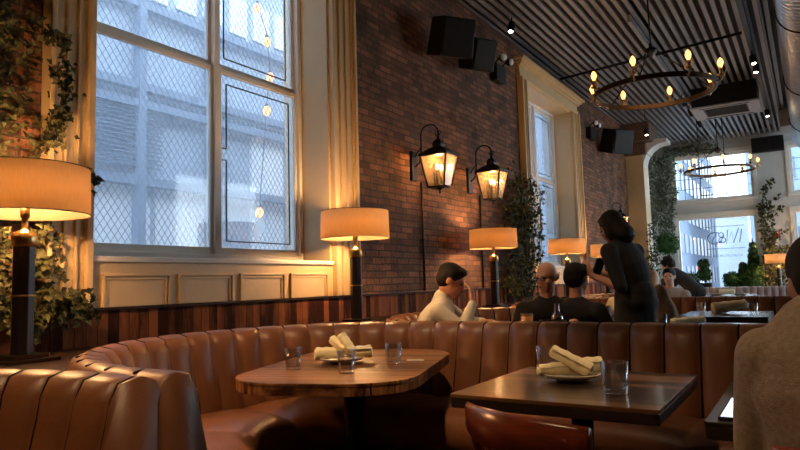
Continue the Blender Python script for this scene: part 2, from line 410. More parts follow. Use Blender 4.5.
    for sg in (1, -1):
        t = -H/sl
        while t < W:
            pa = []
            # line y = t + z/sl  (mirrored for sg=-1)
            z0 = max(0, -t*sl); z1 = min(H, (W-t)*sl)
            if z1 > z0:
                p = [(t+z0/sl, z0), (t+z1/sl, z1)]
                if sg < 0: p = [(W-a, z) for a, z in p]
                (a0, z0_), (a1, z1_) = p
                dx, dz = a1-a0, z1_-z0_; L = math.hypot(dx, dz); nx, nz = -dz/L*r, dx/L*r
                X = -.09+.002*sg
                q = [(X, Yr[0]+a0+nx, z0_+nz+.02), (X, Yr[0]+a0-nx, z0_-nz+.02), (X, Yr[0]+a1-nx, z1_-nz+.02), (X, Yr[0]+a1+nx, z1_+nz+.02)]
                vs = q+[(v[0]-.003, v[1], v[2]) for v in q]
                g.add(vs, [(0,1,2,3),(7,6,5,4),(0,4,5,1),(1,5,6,2),(2,6,7,3),(3,7,4,0)])
            t += s
    g.build('wire_grille', GRIL, w)
    return w
wall_window(1, *OP[0]); wall_window(2, *OP[1])

# far windows
def far_window(k, x0, x1, z0, z1, grid=None, lower=False):
    w = bpy.data.objects.new('window_%d' % k, None); COL.objects.link(w); struct(w); w.location = ((x0+x1)/2, FY, z0)
    X0, X1, H = x0-w.location.x, x1-w.location.x, z1-z0
    b = MB(); t = .05
    b.bb(X0, X0+t, .02, .12, 0, H); b.bb(X1-t, X1, .02, .12, 0, H); b.bb(X0+t, X1-t, .02, .12, 0, t); b.bb(X0+t, X1-t, .02, .12, H-t, H)
    b.build('window_frame', GREYTRIM, w, .004)
    MB().bb(X0+t, X1-t, .065, .072, t, H-t).build('pane', PANEF, w)
    if grid:
        g = MB(); nx, nz = grid
        for i in range(1, nx): xx = X0+t+(X1-X0-2*t)*i/nx; g.bb(xx-.005, xx+.005, .055, .062, t, H-t)
        for i in range(1, nz): zz = t+(H-2*t)*i/nz; g.bb(X0+t, X1-t, .055, .062, zz-.005, zz+.005)
        g.build('leading', LEAD, w)
    # casing on room side
    c = MB()
    c.bb(X0-.07, X0, -.03, .0, -.05, H+.06); c.bb(X1, X1+.07, -.03, .0, -.05, H+.06); c.bb(X0-.07, X1+.07, -.045, .0, H, H+.09); c.bb(X0-.07, X1+.07, -.05, .0, -.07, 0)
    c.build('window_casing', GREYTRIM, w, .005)
    return w
kk = 3
for x0, x1, a0, a1, c0, c1 in FW:
    wlow = far_window(kk, x0, x1, a0, a1, None, True); far_window(kk+1, x0, x1, c0, c1, (9, 4)); kk += 2
    if x0 < 1: W3 = wlow
for y0, y1 in RWN:
    w = bpy.data.objects.new('window_%d' % kk, None); COL.objects.link(w); struct(w); w.location = (RX, (y0+y1)/2, 1.0)
    h = (y1-y0)/2; b = MB(); b.bb(.05, .15, -h, -h+.06, 0, 2.6); b.bb(.05, .15, h-.06, h, 0, 2.6); b.bb(.05, .15, -h+.06, h-.06, 0, .06); b.bb(.05, .15, -h+.06, h-.06, 2.54, 2.6); b.bb(.05, .15, -.03, .03, .06, 2.54)
    b.build('window_frame', GREYTRIM, w); MB().bb(.095, .105, -h+.06, h-.06, .06, 2.54).build('pane', PANEF, w); kk += 1
# ledge under the far windows
struct(MB().bb(.40, 2.78, FY-.42, FY-.05, .50, .56).build('trim_5', GREYTRIM, bevel=.01))
# lettering on the far window: script initials, a rule and a small line (seen from behind)
def curve_text(pts, r, b): b.tube(pts, r, 6)
b = MB(); yl = -.0
def loop(cx, cz, rx, rz, a0, a1, n=18): return [(cx+rx*math.cos(math.radians(a0+(a1-a0)*i/n)), yl, cz+rz*math.sin(math.radians(a0+(a1-a0)*i/n))) for i in range(n+1)]
LT = []
LT.append(loop(.02, 1.00, .16, .13, 60, 330))                      # large C like swash
LT.append([(.28, yl, 1.17), (.24, yl, .86), (.36, yl, 1.12), (.38, yl, .88), (.50, yl, 1.20)])
LT.append([(.06, yl, 1.12), (-.06, yl, .92), (.10, yl, .90), (.20, yl, 1.05)])
LT.append(loop(.16, .95, .07, .06, 0, 360)); LT.append(loop(.14, 1.07, .05, .05, 0, 360))
LT.append([(.56, yl, 1.18), (.50, yl, .88)])
for p in LT: b.tube([(x-.05, .055, z+.30) for x, y, z in p], .011, 6)
b.box((.16, .055, 1.06), (.80, .004, .012)); b.box((.16, .055, 1.56), (.80, .004, .012))
o = b.build('window_lettering', FACADEB, W3)
b = MB()
for i in range(14):
    xx = -.14+i*.046; z = .88
    b.box((xx, .055, z+.02), (.008, .004, .045))
    if i % 3 == 0: b.box((xx+.012, .055, z+.04), (.02, .004, .008)); b.box((xx+.012, .055, z), (.02, .004, .008))
    if i % 3 == 1: b.box((xx+.012, .055, z+.02), (.02, .004, .008)); b.box((xx+.022, .055, z+.02), (.007, .004, .045))
    if i % 3 == 2: b.box((xx+.012, .055, z), (.02, .004, .008))
b.build('small_lettering', FACADEB, W3)

# pilaster with capital and corbel at the end of the brick wall
b = MB(); b.bb(0, .34, 13.3, 13.75, 0, 3.55); b.bb(0, .36, 13.27, 13.77, 0, .25)
struct(b.build('trim_6', CREAM, bevel=.006))
b = MB(); b.bb(0, .55, 13.0, 13.85, 3.78, CZ); b.bb(0, .42, 13.2, 13.8, 3.55, 3.78)
struct(b.build('trim_7', mat('brown_panel', (.15, .085, .055), .6), bevel=.01))
pts = []
for i in range(13):
    a = PI/2*i/12; pts.append((.34+.52*(1-math.cos(a)), 3.45+.36*math.sin(a)))
b = MB(); vs = []
prof = [(.34, 3.30)]+[(.34+.42*(1-math.cos(PI/2*i/12))+.0, 3.30+.45*math.sin(PI/2*i/12)) for i in range(13)]+[(.80, 3.75), (.80, 3.84), (.34, 3.84)]
n = len(prof); vs = [(x, 13.32, z) for x, z in prof]+[(x, 13.73, z) for x, z in prof]
b.add(vs, [tuple(range(n)), tuple(range(n, 2*n))[::-1]]+[(i, (i+1) % n, n+(i+1) % n, n+i) for i in range(n)])
struct(b.build('trim_8', WHITEWALL, bevel=.006))
struct(MB().bb(0, .05, 13.75, FY, 0, CZ).build('trim_9', WHITEWALL))

# ------------------------------------------------------------ booths
def sweep(b, path, prof_fn, closed=False, smooth=True):
    """path: list of (pt2d, normal2d, s). prof_fn(s,i)-> list of (n,z)"""
    rings = []
    for i, (p, nn, s) in enumerate(path):
        rings.append([(p[0]+nn[0]*a, p[1]+nn[1]*a, z) for a, z in prof_fn(s, i)])
    m = len(rings[0]); vs = [v for r in rings for v in r]; fs = []
    for i in range(len(rings)-1):
        for k in range(m): fs.append((i*m+k, i*m+(k+1) % m, (i+1)*m+(k+1) % m, (i+1)*m+k))
    fs += [tuple(range(m))[::-1], tuple((len(rings)-1)*m+k for k in range(m))]
    b.add(vs, fs, smooth)
def booth_path(x_near, x_far, R=1.04, cx=1.45, ds=.0121, part=None):
    """local y centre 0: near wing at y=-R from x_near to cx, semicircle, far wing y=+R to x_far. normals point inward"""
    raw = []
    L1 = max(0, x_near-cx); L2 = PI*R; L3 = x_far-cx; T = L1+L2+L3; n = int(T/ds)
    s0, s1 = (0, T) if part is None else (part[0]*T, part[1]*T)
    for i in range(n+1):
        s = s0+(s1-s0)*i/n
        if s < L1: p = (x_near-s, -R); nn = (0, 1)
        elif s < L1+L2:
            a = (s-L1)/R; p = (cx-R*math.sin(a), -R*math.cos(a)); nn = (math.sin(a), math.cos(a))
        else: p = (cx+(s-L1-L2), R); nn = (0, -1)
        raw.append((p, nn, s))
    return raw
def make_booth(label, yc, x_near, x_far, top=.91, seat=.53, group=None, cx=1.45, chan=.145, leather=None, both=False, R=1.04):
    leather = leather or LEATHER
    t = thing('booth_sofa', label, 'booth', (cx, yc, 0), 0, group)
    path = booth_path(x_near-cx, x_far-cx, R=R, cx=0)
    def bulge(s, w): u = (s/w) % 1*2-1; return max(0, 1-abs(u)**2.3)**.62
    def pf(s, i):
        g = bulge(s, chan)*.034
        outb = g*1.3 if both else 0
        pr = [(-.055-outb-both*.15, .08, ), (-.062-outb-both*.12, seat), (-.062-outb-both*.02, top-.07), (-.045-outb*.7, top-.022+g*.1), (-.005, top-.006+g*.15), (.035+g*.5, top-.018+g*.15),
              (.052+g, top-.06), (.062+g, top-.12), (.085+g, top-.22), (.112+g, top-.32), (.125+g, seat-.04), (.12, seat-.10), (.11, .08)]
        return pr
    b = MB(); sweep(b, path, pf); b.build('backrest', leather, t)
    # seam piping between the channels, blackened so the grooves look shaded
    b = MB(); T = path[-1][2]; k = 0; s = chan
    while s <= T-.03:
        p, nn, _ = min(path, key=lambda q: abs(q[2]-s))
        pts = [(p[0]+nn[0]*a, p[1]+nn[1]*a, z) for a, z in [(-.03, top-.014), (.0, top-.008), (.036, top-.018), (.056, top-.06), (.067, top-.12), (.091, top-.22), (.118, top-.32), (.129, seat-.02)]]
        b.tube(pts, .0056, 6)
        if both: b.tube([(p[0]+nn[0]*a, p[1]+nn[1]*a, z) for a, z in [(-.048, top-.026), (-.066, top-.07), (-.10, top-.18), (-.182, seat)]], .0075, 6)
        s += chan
    b.build('seam_piping', PIPINGSHADE, t)
    def sf(s, i):
        g = bulge(s, .62)*.022
        return [(.10, seat-.16), (.10, seat-.01+g), (.20, seat+.004+g), (.40, seat+.004+g), (.52, seat-.004+g), (.568, seat-.022+g*.6), (.585, seat-.06), (.578, seat-.12), (.555, seat-.16)]
    Li = path
    b = MB(); sweep(b, Li, sf); b.build('seat_cushion', leather, t)
    b = MB(); sweep(b, Li, lambda s, i: [(.0, 0), (.0, seat-.16), (.52, seat-.16), (.50, 0)], smooth=False); b.build('plinth', KICK, t)
    return t
BG = 'horseshoe booths down the left wall'
make_booth('channelled tan leather booth wing nearest the camera in the bottom left corner', -.08, 1.60, 1.60, group=BG, R=1.07)
make_booth('large curved tan leather booth around the oblong plank table and the square table', 2.075, 1.60, 3.75, group=BG, R=.975)
make_booth('tan leather booth where the man in the white shirt sits', 4.23, 1.75, 1.62, .89, group=BG)
make_booth('maroon looking booth behind the slate table with the folded napkin', 6.45, 1.45, 3.2, .885, group=BG)
make_booth('distant booth in front of the blonde woman and the man facing her', 8.68, 1.3, 1.5, .885, group=BG)
t = make_booth('low booth, leather paled as if window lit, below the far window topiaries', 10.9, 1.4, 3.1, .90, group=BG, leather=LEATHERLIT, chan=.10, R=.95)
# ledge behind the booths
b = MB(); pts = [(.028, BY)]
for k, (yc, R) in enumerate([(-.08, 1.04), (2.075, .975), (4.23, 1.04), (6.45, 1.04), (8.68, 1.04), (10.9, .95)]):
    for i in range(13):
        a = math.radians(24+132*i/12); pts.append((1.45-(R+.075)*math.sin(a), yc-(R+.075)*math.cos(a)))
pts += [(.9, 13.26), (.028, 13.26)]
b.poly(pts, .81, .85); struct(b.build('trim_4', DARKWOOD))

# ------------------------------------------------------------ tables
def rrect(w, d, r, n=8):
    o = []
    for cx, cy, a0 in [(w/2-r, d/2-r, 0), (-w/2+r, d/2-r, 90), (-w/2+r, -d/2+r, 180), (w/2-r, -d/2+r, 270)]:
        for i in range(n+1):
            a = math.radians(a0+90*i/n); o.append((cx+r*math.cos(a), cy+r*math.sin(a)))
    return o
def make_table(name, label, loc, w, d, r, top=.77, rz=0, m=None, pr=.05, th=.045, group=None, em=None):
    t = thing(name, label, 'table', loc, rz, group)
    MB().poly(rrect(w, d, r), top-.012, top).build('tabletop', m or TABLEW, t, .002)
    MB().poly(rrect(w-.002, d-.002, r), top-th, top-.012).build('table_edge', em or TABLEDK, t, .002)
    MB().lathe([(pr, .03), (pr, top-th-.01)], n=20).build('pedestal', BLACK, t)
    b = MB(); b.lathe([(.0, 0), (.24, 0), (.24, .012), (.10, .03), (pr, .06), (0, .06)], n=28); MB().lathe([(0, top-th-.02), (.15, top-th-.015), (.15, top-th), (0, top-th)], n=20).build('mounting_plate', BLACK, t)
    b.build('table_base', BLACK, t)
    return t
make_table('dining_table', 'oblong round cornered plank table in front of the curved booth, beside the big window', (1.29, 2.27, 0), 0.73, 1.15, .25, top=.775, rz=.33, pr=.05, em=TABLEW)
T2 = make_table('dining_table', 'square dark plank table with the red brown chair pulled up to it', (2.334, 2.123, 0), .62, .68, .012, rz=0, m=TABLEW2, pr=.035, th=.042)
make_table('dining_table', 'small table in front of the man in the white shirt, holding the juice glass', (1.32, 4.15, 0), .75, .95, .2)
make_table('dining_table', 'dark slate topped table with a folded yellow napkin, right of the waitress', (2.38, 6.05, 0), .66, .85, .02, m=BLUEDK, top=.78)
make_table('dining_table', 'dark slate topped table just behind the long booth back, nearest of the two slate tables', (2.42, 4.62, 0), .66, .80, .02, m=BLUEDK, top=.775)
make_table('dining_table', 'far table in front of the paled window-lit booth by the end window', (1.95, 10.6, 0), .8, .8, .02, m=BLUEDK, top=.80)
make_table('dining_table', 'dark table beside the person in beige wool at the right edge', (3.10, 2.19, 0), .72, .70, .012, m=TABLEDK, top=.74)
make_table('dining_table', 'small table between the blonde woman and the man facing the camera', (1.75, 8.9, 0), .7, .7, .02, m=BLUEDK)

# bentwood chair
def make_chair(label, loc, rz, group=None):
    t = thing('bentwood_chair', label, 'chair', loc, rz, group)   # faces +Y
    MB().lathe([(0, .425), (.19, .425), (.205, .44), (.205, .452), (.17, .458), (0, .452)], n=32).build('seat', CHAIRW, t)
    MB().lathe([(.165, .385), (.185, .385), (.185, .425), (.165, .425)], n=32).build('seat_frame', CHAIRW, t)
    for sx in (-1, 1):
        MB().tube([(sx*.15, .13, .42), (sx*.175, .165, .2), (sx*.19, .19, 0)], [.017, .015, .012]).build('leg', CHAIRW, t)
        MB().tube([(sx*.155, -.24, 0), (sx*.15, -.19, .2), (sx*.145, -.165, .42), (sx*.150, -.185, .6), (sx*.152, -.21, .72), (sx*.153, -.222, .775)], [.012, .015, .017, .016, .0155, .014]).build('back_post', CHAIRW, t)
    # curved top rail
    b = MB(); n = 20; vs = []
    for i in range(n+1):
        u = -1+2*i/n; x = u*.20; y = -.262+.065*u*u; zt = .812-.012*u*u; zb = .715+.012*abs(u)**3
        e = .010+.004*(1-u*u)
        vs += [(x, y-e, zb+.01), (x, y-e, zt-.008), (x, y, zt), (x, y+e, zt-.008), (x, y+e, zb+.01), (x, y, zb)]
    fs = [(i*6+k, i*6+(k+1) % 6, (i+1)*6+(k+1) % 6, (i+1)*6+k) for i in range(n) for k in range(6)]+[tuple(range(6))[::-1], tuple(n*6+k for k in range(6))]
    b.add(vs, fs, True); b.build('top_rail', CHAIRW, t)
    for x in (-.07, 0, .07):
        MB().tube([(x, -.175, .44), (x, -.215, .58), (x, -.255+.065*(x/.2)**2, .725)], .008).build('spindle', CHAIRW, t)
    MB().tube([(.15*math.cos(a*PI/12), -.02+.15*math.sin(a*PI/12), .22) for a in range(24)], .008, closed=True).build('stretcher', CHAIRW, t)
    return t
make_chair('red brown bentwood chair at the square plank table, seen from behind', (2.47, 1.65, 0), math.radians(-23))

# ------------------------------------------------------------ lamps
LG = 'drum shade table lamps on the ledge'
def make_lamp():
    t = thing('table_lamp', '', 'lamp', (0, 0, 0), 0, LG)
    b = MB(); b.poly(rrect(.21, .21, .012), 0, .014); b.poly(rrect(.15, .15, .01), .014, .03); b.build('lamp_base', BRONZE, t, .003)
    b = MB(); b.lathe([(.042, .03), (.042, .47)], n=8, smooth=False); b.build('post', CANWOOD, t, .003)
    b = MB(); b.lathe([(.0425, .455), (.046, .46), (.046, .495), (.042, .51), (.02, .52), (.012, .53), (.012, .57), (.017, .575), (.017, .62), (0, .62)], n=24)
    b.build('brass_cap', BRASS, t)
    MB().lathe([(.0435, .255), (.0445, .256), (.0445, .262), (.0435, .263)], n=24).build('brass_band', BRASS, t)
    b = MB(); n = 48; r0, r1 = .240, .236
    b.add([(r*math.cos(2*PI*k/n), r*math.sin(2*PI*k/n), z) for r, z in [(r0, .585), (r1, .775), (r1-.002, .775), (r0-.002, .585)] for k in range(n)],
          [(i*n+k, i*n+(k+1) % n, ((i+1) % 4)*n+(k+1) % n, ((i+1) % 4)*n+k) for i in range(4) for k in range(n)], True)
    sh = b.build('lamp_shade', SHADE, t)
    for z, r in [(.585, r0), (.775, r1)]: MB().tube([((r+.0005)*math.cos(2*PI*k/n), (r+.0005)*math.sin(2*PI*k/n), z) for k in range(n)], .0022, 5, closed=True).build('rim', TRIMSH, sh)
    b = MB(); b.tube([(0, 0, .60), (0, 0, .76)], .004)
    for k in range(3): a = 2*PI*k/3; b.tube([(0, 0, .755), (.235*math.cos(a), .235*math.sin(a), .768)], .0025, 5)
    b.build('shade_spider', BRASS, t)
    for q in (-1, 1): MB().ell((q*.032, 0, .675), (.024, .024, .032)).build('bulb', BULB, t)
    light('lamp_light', 'POINT', (0, 0, .665), 50.0, (1, .54, .22), .05, parent=t)
    return t
lp = make_lamp(); lp.location = (.35, 1.335, .85); lp['label'] = 'drum shade lamp at the left edge, in front of the ivy, largest of the lamps'
for (x, y), l in zip([(.35, 3.56), (.35, 5.87), (.35, 8.17), (.35, 10.1)],
    ['drum shade lamp on the ledge right of the big window', 'drum shade lamp behind the man in the white shirt, below the second lantern',
     'drum shade lamp behind the bald man, in front of the second window', 'drum shade lamp directly left of the waitress']):
    dup(lp, (x, y, .85), 0, l)
dup(lp, (2.46, 15.35, .72), 0, 'distant drum shade lamp in front of the right hand pillar by the end window')
struct(MB().bb(2.2, 2.75, FY-.75, FY-.42, 0, .72).build('trim_15', DARKWOOD))

# ------------------------------------------------------------ wall lanterns
def make_lantern():
    t = thing('wall_lantern', '', 'lantern', (0, 0, 0), 0, 'gas style lanterns on the brick wall')  # origin on the wall, centre of glass at x=.28
    X = .28
    MB().bb(0, .03, -.055, .055, -.14, .16).build('backplate', BLACK, t, .006)
    b = MB(); pts = [(.03, 0, -.06), (.09, 0, -.05), (.13, 0, .02), (.12, 0, .14), (.10, 0, .26)]
    arch = [(.10, 0, .16), (.10, 0, .30)]+[(X-.18*math.cos(PI*i/14)*1.0+.0 if False else .19-.09*math.cos(PI*i/14), 0, .32+.09*math.sin(PI*i/14)) for i in range(15)]+[(X, 0, .28), (X, 0, .22)]
    b.tube([(.03, 0, .0), (.08, 0, .04)]+arch, .0085)
    b.tube([(.03, 0, .10), (.07, 0, .16), (.10, 0, .20)], .007)
    sp = [(X+.0+.035*math.cos(a*.45)*(1-a/26), 0, .30+.035*math.sin(a*.45)*(1-a/26)) for a in range(22)]
    b.tube(sp, .005, 6); b.build('scroll_bracket', BLACK, t)
    b = MB()
    b.lathe([(.20, .085), (.20, .095), (.13, .135), (.07, .165), (.055, .17), (.06, .185), (.06, .21), (.04, .235), (.018, .25), (.014, .28), (0, .30)], (X, 0, 0), 4, False, rotz(PI/4))
    b.lathe([(.205, .075), (.205, .088), (.0, .088)], (X, 0, 0), 4, False, rotz(PI/4))
    b.ell((X, 0, .20), (.05, .05, .02)); b.build('roof', BLACK, t)
    b = MB(); tw, bw, zt, zb = .185, .115, .078, -.235
    c = [(sx, sy) for sx, sy in [(1, 1), (-1, 1), (-1, -1), (1, -1)]]; k = .7071
    for sx, sy in c: b.tube([(X+sx*tw*k, sy*tw*k, zt), (X+sx*bw*k, sy*bw*k, zb)], .008, 6)
    for i in range(4):
        for w_, z in [(tw, zt), (bw, zb)]:
            p, q = c[i], c[(i+1) % 4]; b.tube([(X+p[0]*w_*k, p[1]*w_*k, z), (X+q[0]*w_*k, q[1]*w_*k, z)], .009, 6)
    b.lathe([(.11, -.245), (.11, -.238), (0, -.238)], (X, 0, 0), 4, False, rotz(PI/4))
    b.lathe([(0, -.30), (.012, -.29), (.006, -.27), (.03, -.25), (.05, -.245), (0, -.245)], (X, 0, 0), 12)
    b.build('cage', BLACK, t)
    b = MB()
    for i in range(4):
        p, q = c[i], c[(i+1) % 4]; w0, w1 = tw-.004, bw-.004
        b.add([(X+p[0]*w0*k, p[1]*w0*k, zt), (X+q[0]*w0*k, q[1]*w0*k, zt), (X+q[0]*w1*k, q[1]*w1*k, zb), (X+p[0]*w1*k, p[1]*w1*k, zb)], [(0, 1, 2, 3)])
    b.build('lantern_glass', LANTG, t)
    b = MB()
    for s in (-1, 1): b.tube([(X, s*.045, -.21), (X, s*.045, -.07)], .012, 8)
    b.tube([(X, -.045, -.21), (X, .045, -.21)], .01); b.tube([(X, 0, -.24), (X, 0, -.21)], .01)
    b.build('candle_tube', BRONZE, t)
    for s in (-1, 1): MB().ell((X, s*.045, -.035), (.015, .015, .032)).build('bulb', BULBH, t)
    light('lantern_light', 'POINT', (X, 0, .03), 8.0, (1, .60, .28), .03, parent=t)
    return t
ln = make_lantern(); ln.scale = (1, .86, .9); ln.location = (0, 4.93, 2.17); ln['label'] = 'black wall lantern on the brick wall, left of the pair'
dup(ln, (0, 6.07, 2.17), 0, 'black wall lantern on the brick wall nearer the second window')
dup(ln, (0, 11.7, 2.12), 0, 'black wall lantern partly hidden behind the waitress\'s head', scale=.8)
for y, l in [(5.05, 'dark conduit pipe running down the bricks below the left lantern'), (6.30, 'dark conduit pipe running down the bricks below the right lantern')]:
    b = MB(); b.tube([(.02, y, 1.04), (.02, y, 2.04)], .012); b.tube([(.02, y, 1.5), (.02, y, 1.52)], .02)
    tag(b.build('conduit_pipe', BRONZE), l, 'pipe')

# ------------------------------------------------------------ chandeliers
def make_chandelier(stem):
    t = thing('chandelier', '', 'chandelier', (0, 0, 0), 0, 'iron ring chandeliers')
    R = .54; n = 56
    b = MB(); r0, r1, z0, z1 = R-.018, R+.006, -.02, .025
    b.add([(r*math.cos(2*PI*k/n), r*math.sin(2*PI*k/n), z) for r, z in [(r0, z0), (r1, z0), (r1, z1), (r0, z1)] for k in range(n)],
          [(i*n+k, i*n+(k+1) % n, ((i+1) % 4)*n+(k+1) % n, ((i+1) % 4)*n+k) for i in range(4) for k in range(n)])
    b.build('ring', BRONZE, t, .002)
    b = MB(); H = .43
    b.tube([(0, 0, H-.08), (0, 0, stem)], .008); b.lathe([(0, H-.10), (.012, H-.09), (.02, H-.06), (.055, H-.035), (.055, H-.01), (.02, H+.01), (.012, H+.05), (0, H+.05)])
    b.lathe([(.055, stem-.03), (.06, stem)], n=20)
    b.build('stem', BLACK, t)
    for k in range(3):
        a = 2*PI*k/3+.5; MB().tube([(.05*math.cos(a), .05*math.sin(a), H-.02), ((R-.006)*math.cos(a), (R-.006)*math.sin(a), .02)], .006, 6).build('hanger_rod', BLACK, t)
    for k in range(8):
        a = 2*PI*k/8+.70; c, s = math.cos(a), math.sin(a); q = R+.045
        b = MB(); b.tube([(R*c, R*s, 0), ((R+.03)*c, (R+.03)*s, -.02), (q*c, q*s, .0), (q*c, q*s, .04)], .007, 6)
        b.lathe([(0, .025), (.03, .035), (.035, .045), (.012, .045), (.015, .05), (.015, .105), (0, .105)], (q*c, q*s, 0), 14)
        for m in (0, 1, 2, 3):
            f = m*PI/2+a; b.tube([(q*c+.03*math.cos(f), q*s+.03*math.sin(f), .045), (q*c+.042*math.cos(f), q*s+.042*math.sin(f), .09), (q*c+.05*math.cos(f), q*s+.05*math.sin(f), .115)], .003, 5)
        h = b.build('candle_arm', BRASS, t)
        MB().lathe([(0, .10), (.010, .105), (.022, .135), (.026, .155), (.018, .18), (.006, .195), (0, .20)], (q*c, q*s, 0), 14).build('bulb', BULB, h)
    light('chandelier_light', 'POINT', (0, 0, .15), 5.5, (1, .62, .30), .25, parent=t)
    return t
ch = make_chandelier(CZ-2.84); ch.location = (1.88, 6.26, 2.84); ch['label'] = 'iron ring chandelier with candle bulbs, the nearer large one'
o = dup(ch, (1.78, 12.42, 2.93), .3, 'iron ring chandelier hanging in front of the far window transom'); o.scale = (1.05, 1.05, .93)
# hanging square wire frame
b = MB(); 
for p, q in [((-.31, 0, 0), (.31, 0, 0)), ((-.31, 0, .34), (.31, 0, .34)), ((-.31, 0, 0), (-.31, 0, 1.535)), ((.31, 0, 0), (.31, 0, 1.535))]: b.tube([p, q], .011, 6)
f = b.build('sign_holder', BLACK); f.location = (1.59, 13.2, 2.60); f.scale = (.70, 1, 1); tag(f, 'thin black rectangular frame hanging on rods before the transom window', 'frame')

# ------------------------------------------------------------ ceiling kit
t = thing('air_conditioner', 'black ceiling air conditioner with a grey vent panel, behind the near chandelier', 'air conditioner', (2.03, 11.65, 3.80))
MB().bb(-.47, .47, -.42, .42, .03, .35).build('housing', BLACKP, t, .01)
b = MB(); b.bb(-.50, .50, -.46, -.30, 0, .03); b.bb(-.50, .50, .30, .46, 0, .03); b.bb(-.50, -.32, -.30, .30, 0, .03); b.bb(.32, .50, -.30, .30, 0, .03); b.build('vent_panel', GREYP, t, .008)
b = MB(); b.bb(-.32, .32, -.30, .30, .012, .03)
for i in range(8): b.bb(-.30, .30, -.27+i*.075, -.26+i*.075, .004, .012)
b.build('grille', BLACKP, t)
for sy in (-1, 1): MB().bb(-.36, .36, sy*.38-.025, sy*.38+.025, -.004, .004).build('louver', BLACKP, t)
# spiral duct
t = thing('spiral_duct', 'large silver spiral duct along the ceiling at the right', 'duct', (3.17, 6, 3.84))
n = 300; prof = []
b = MB(); prev = None
ring = []
y = -7.0
while y < 9.0:
    for dy, dr in [(0, 0), (.07, 0), (.078, .008), (.092, .008), (.10, 0)]: ring.append((.27+dr, y+dy))
    y += .10
nn = 28; vs = [(r*math.cos(2*PI*k/nn), yy_, r*math.sin(2*PI*k/nn)) for r, yy_ in ring for k in range(nn)]
b.add(vs, [(i*nn+k, i*nn+(k+1) % nn, (i+1)*nn+(k+1) % nn, (i+1)*nn+k) for i in range(len(ring)-1) for k in range(nn)]+[tuple(range(nn)), tuple((len(ring)-1)*nn+k for k in range(nn))], True)
b.build('duct_pipe', STEEL, t)
for y in (-4, -1.2, 1.6, 4.4, 7.2):
    b = MB(); b.tube([(.283*math.cos(2*PI*k/24), y, .283*math.sin(2*PI*k/24)) for k in range(24)], .012, 6, closed=True); b.tube([(0, y, .27), (0, y, CZ-3.84)], .006); b.build('hanger_band', BLACK, t)
# duct branch box
tag(MB().bb(2.72, 2.93, 13.6, 14.3, 3.80, 4.12).build('junction_box', GREYP, bevel=.01), 'grey metal box at the ceiling beside the duct\'s far end', 'box')

def make_spot():
    t = thing('track_spotlight', '', 'spotlight', (0, 0, 0), 0, 'track spotlights on the ceiling')
    MB().tube([(0, 0, 0), (0, 0, -.08)], .008).build('arm', BLACK, t)
    R = rotx(math.radians(-22))
    MB().lathe([(0, .0), (.038, .0), (.042, -.02), (.042, -.13), (.036, -.135), (.034, -.125), (0, -.12)], (0, 0, -.07), 18, R=R).build('can', BLACKP, t)
    c = R @ V((0, 0, -.122)); MB().lathe([(0, -.002), (.032, -.002), (.030, .003), (0, .003)], V((0, 0, -.07))+c, 16, R=R).build('lens', SPOTE, t)
    return t
spot = make_spot(); spot.location = (.30, 6.75, CZ-.0); spot['label'] = 'small ceiling spotlight above the wall speakers, lit'
for loc, l, rz in [((2.56, 9.5, CZ-.09), 'upper spotlight of the pair on the right hand track', .3), ((2.58, 9.95, CZ-.09), 'lower spotlight of the pair on the right hand track', -.2),
               ((2.56, 12.9, CZ-.09), 'spotlight right of the air conditioner panel', .2), ((1.44, 11.1, CZ-.09), 'first spotlight on the thin pale track left of the air conditioner', 2.0), ((1.44, 11.9, CZ-.09), 'middle spotlight on the thin pale track', 2.3),
               ((1.44, 12.9, CZ-.09), 'last spotlight on the thin pale track', 2.1), ((.62, 12.3, CZ-.25), 'lone spotlight hanging in front of the wooden capital', 0.4)]:
    dup(spot, loc, rz, l)
tag(MB().bb(2.53, 2.59, 4.2, 14.5, CZ-.09, CZ-.0).build('light_track', BLACK), 'black lighting track right of the air conditioner', 'track')
tag(MB().bb(2.72, 2.75, 2.0, 14.5, CZ-.05, CZ-.0).build('ceiling_conduit', BLACK), 'thin black conduit beside the silver duct', 'conduit')
tag(MB().bb(1.42, 1.46, 7.5, 15.3, CZ-.09, CZ-.0).build('light_track', GREYP), 'pale lighting track left of the air conditioner', 'track')
MB().tube([(0, 0, 0), (0, 0, .25)], .006).build('cord', BLACK, [q for q in COL.objects if q.get('label') == 'lone spotlight hanging in front of the wooden capital'][0])
tag(MB().tube([(.05, 9.2, CZ-.05), (2.5, 8.8, CZ-.05)], .02).build('light_track', BLACK), 'thin black rail crossing under the ceiling behind the near chandelier', 'track')

def make_speaker(name, label, loc, rz, tilt, s=(.34, .30, .36)):
    t = thing(name, label, 'speaker', loc, rz, 'black wall speakers')
    R = rotx(tilt)
    MB().box((0, 0, 0), s, R, .92).build('cabinet', BLACKP, t, .012)
    MB().box(R @ V((0, -s[1]/2-.006, 0)), (s[0]*.86, .012, s[2]*.86), R).build('speaker_grille', BLACKP, t, .003)
    b = MB(); b.tube([(0, s[1]/2-.05, 0), (0, s[1]/2+.14, .02)], .016); b.box((0, s[1]/2+.145, .02), (.12, .012, .12)); b.build('bracket', BLACK, t)
    return t
make_speaker('ceiling_speaker', 'big black speaker box high on the bricks, left of the two', (.30, 5.22, 3.42), math.radians(55), .35, (.36, .30, .36))
make_speaker('ceiling_speaker', 'black speaker high on the bricks next to the emergency lights', (.28, 5.84, 3.44), math.radians(60), .35, (.28, .26, .32))
make_speaker('wall_speaker', 'black speaker tilted down high on the bricks near the wooden capital', (.30, 11.4, 3.50), math.radians(50), .30, (.42, .40, .42))
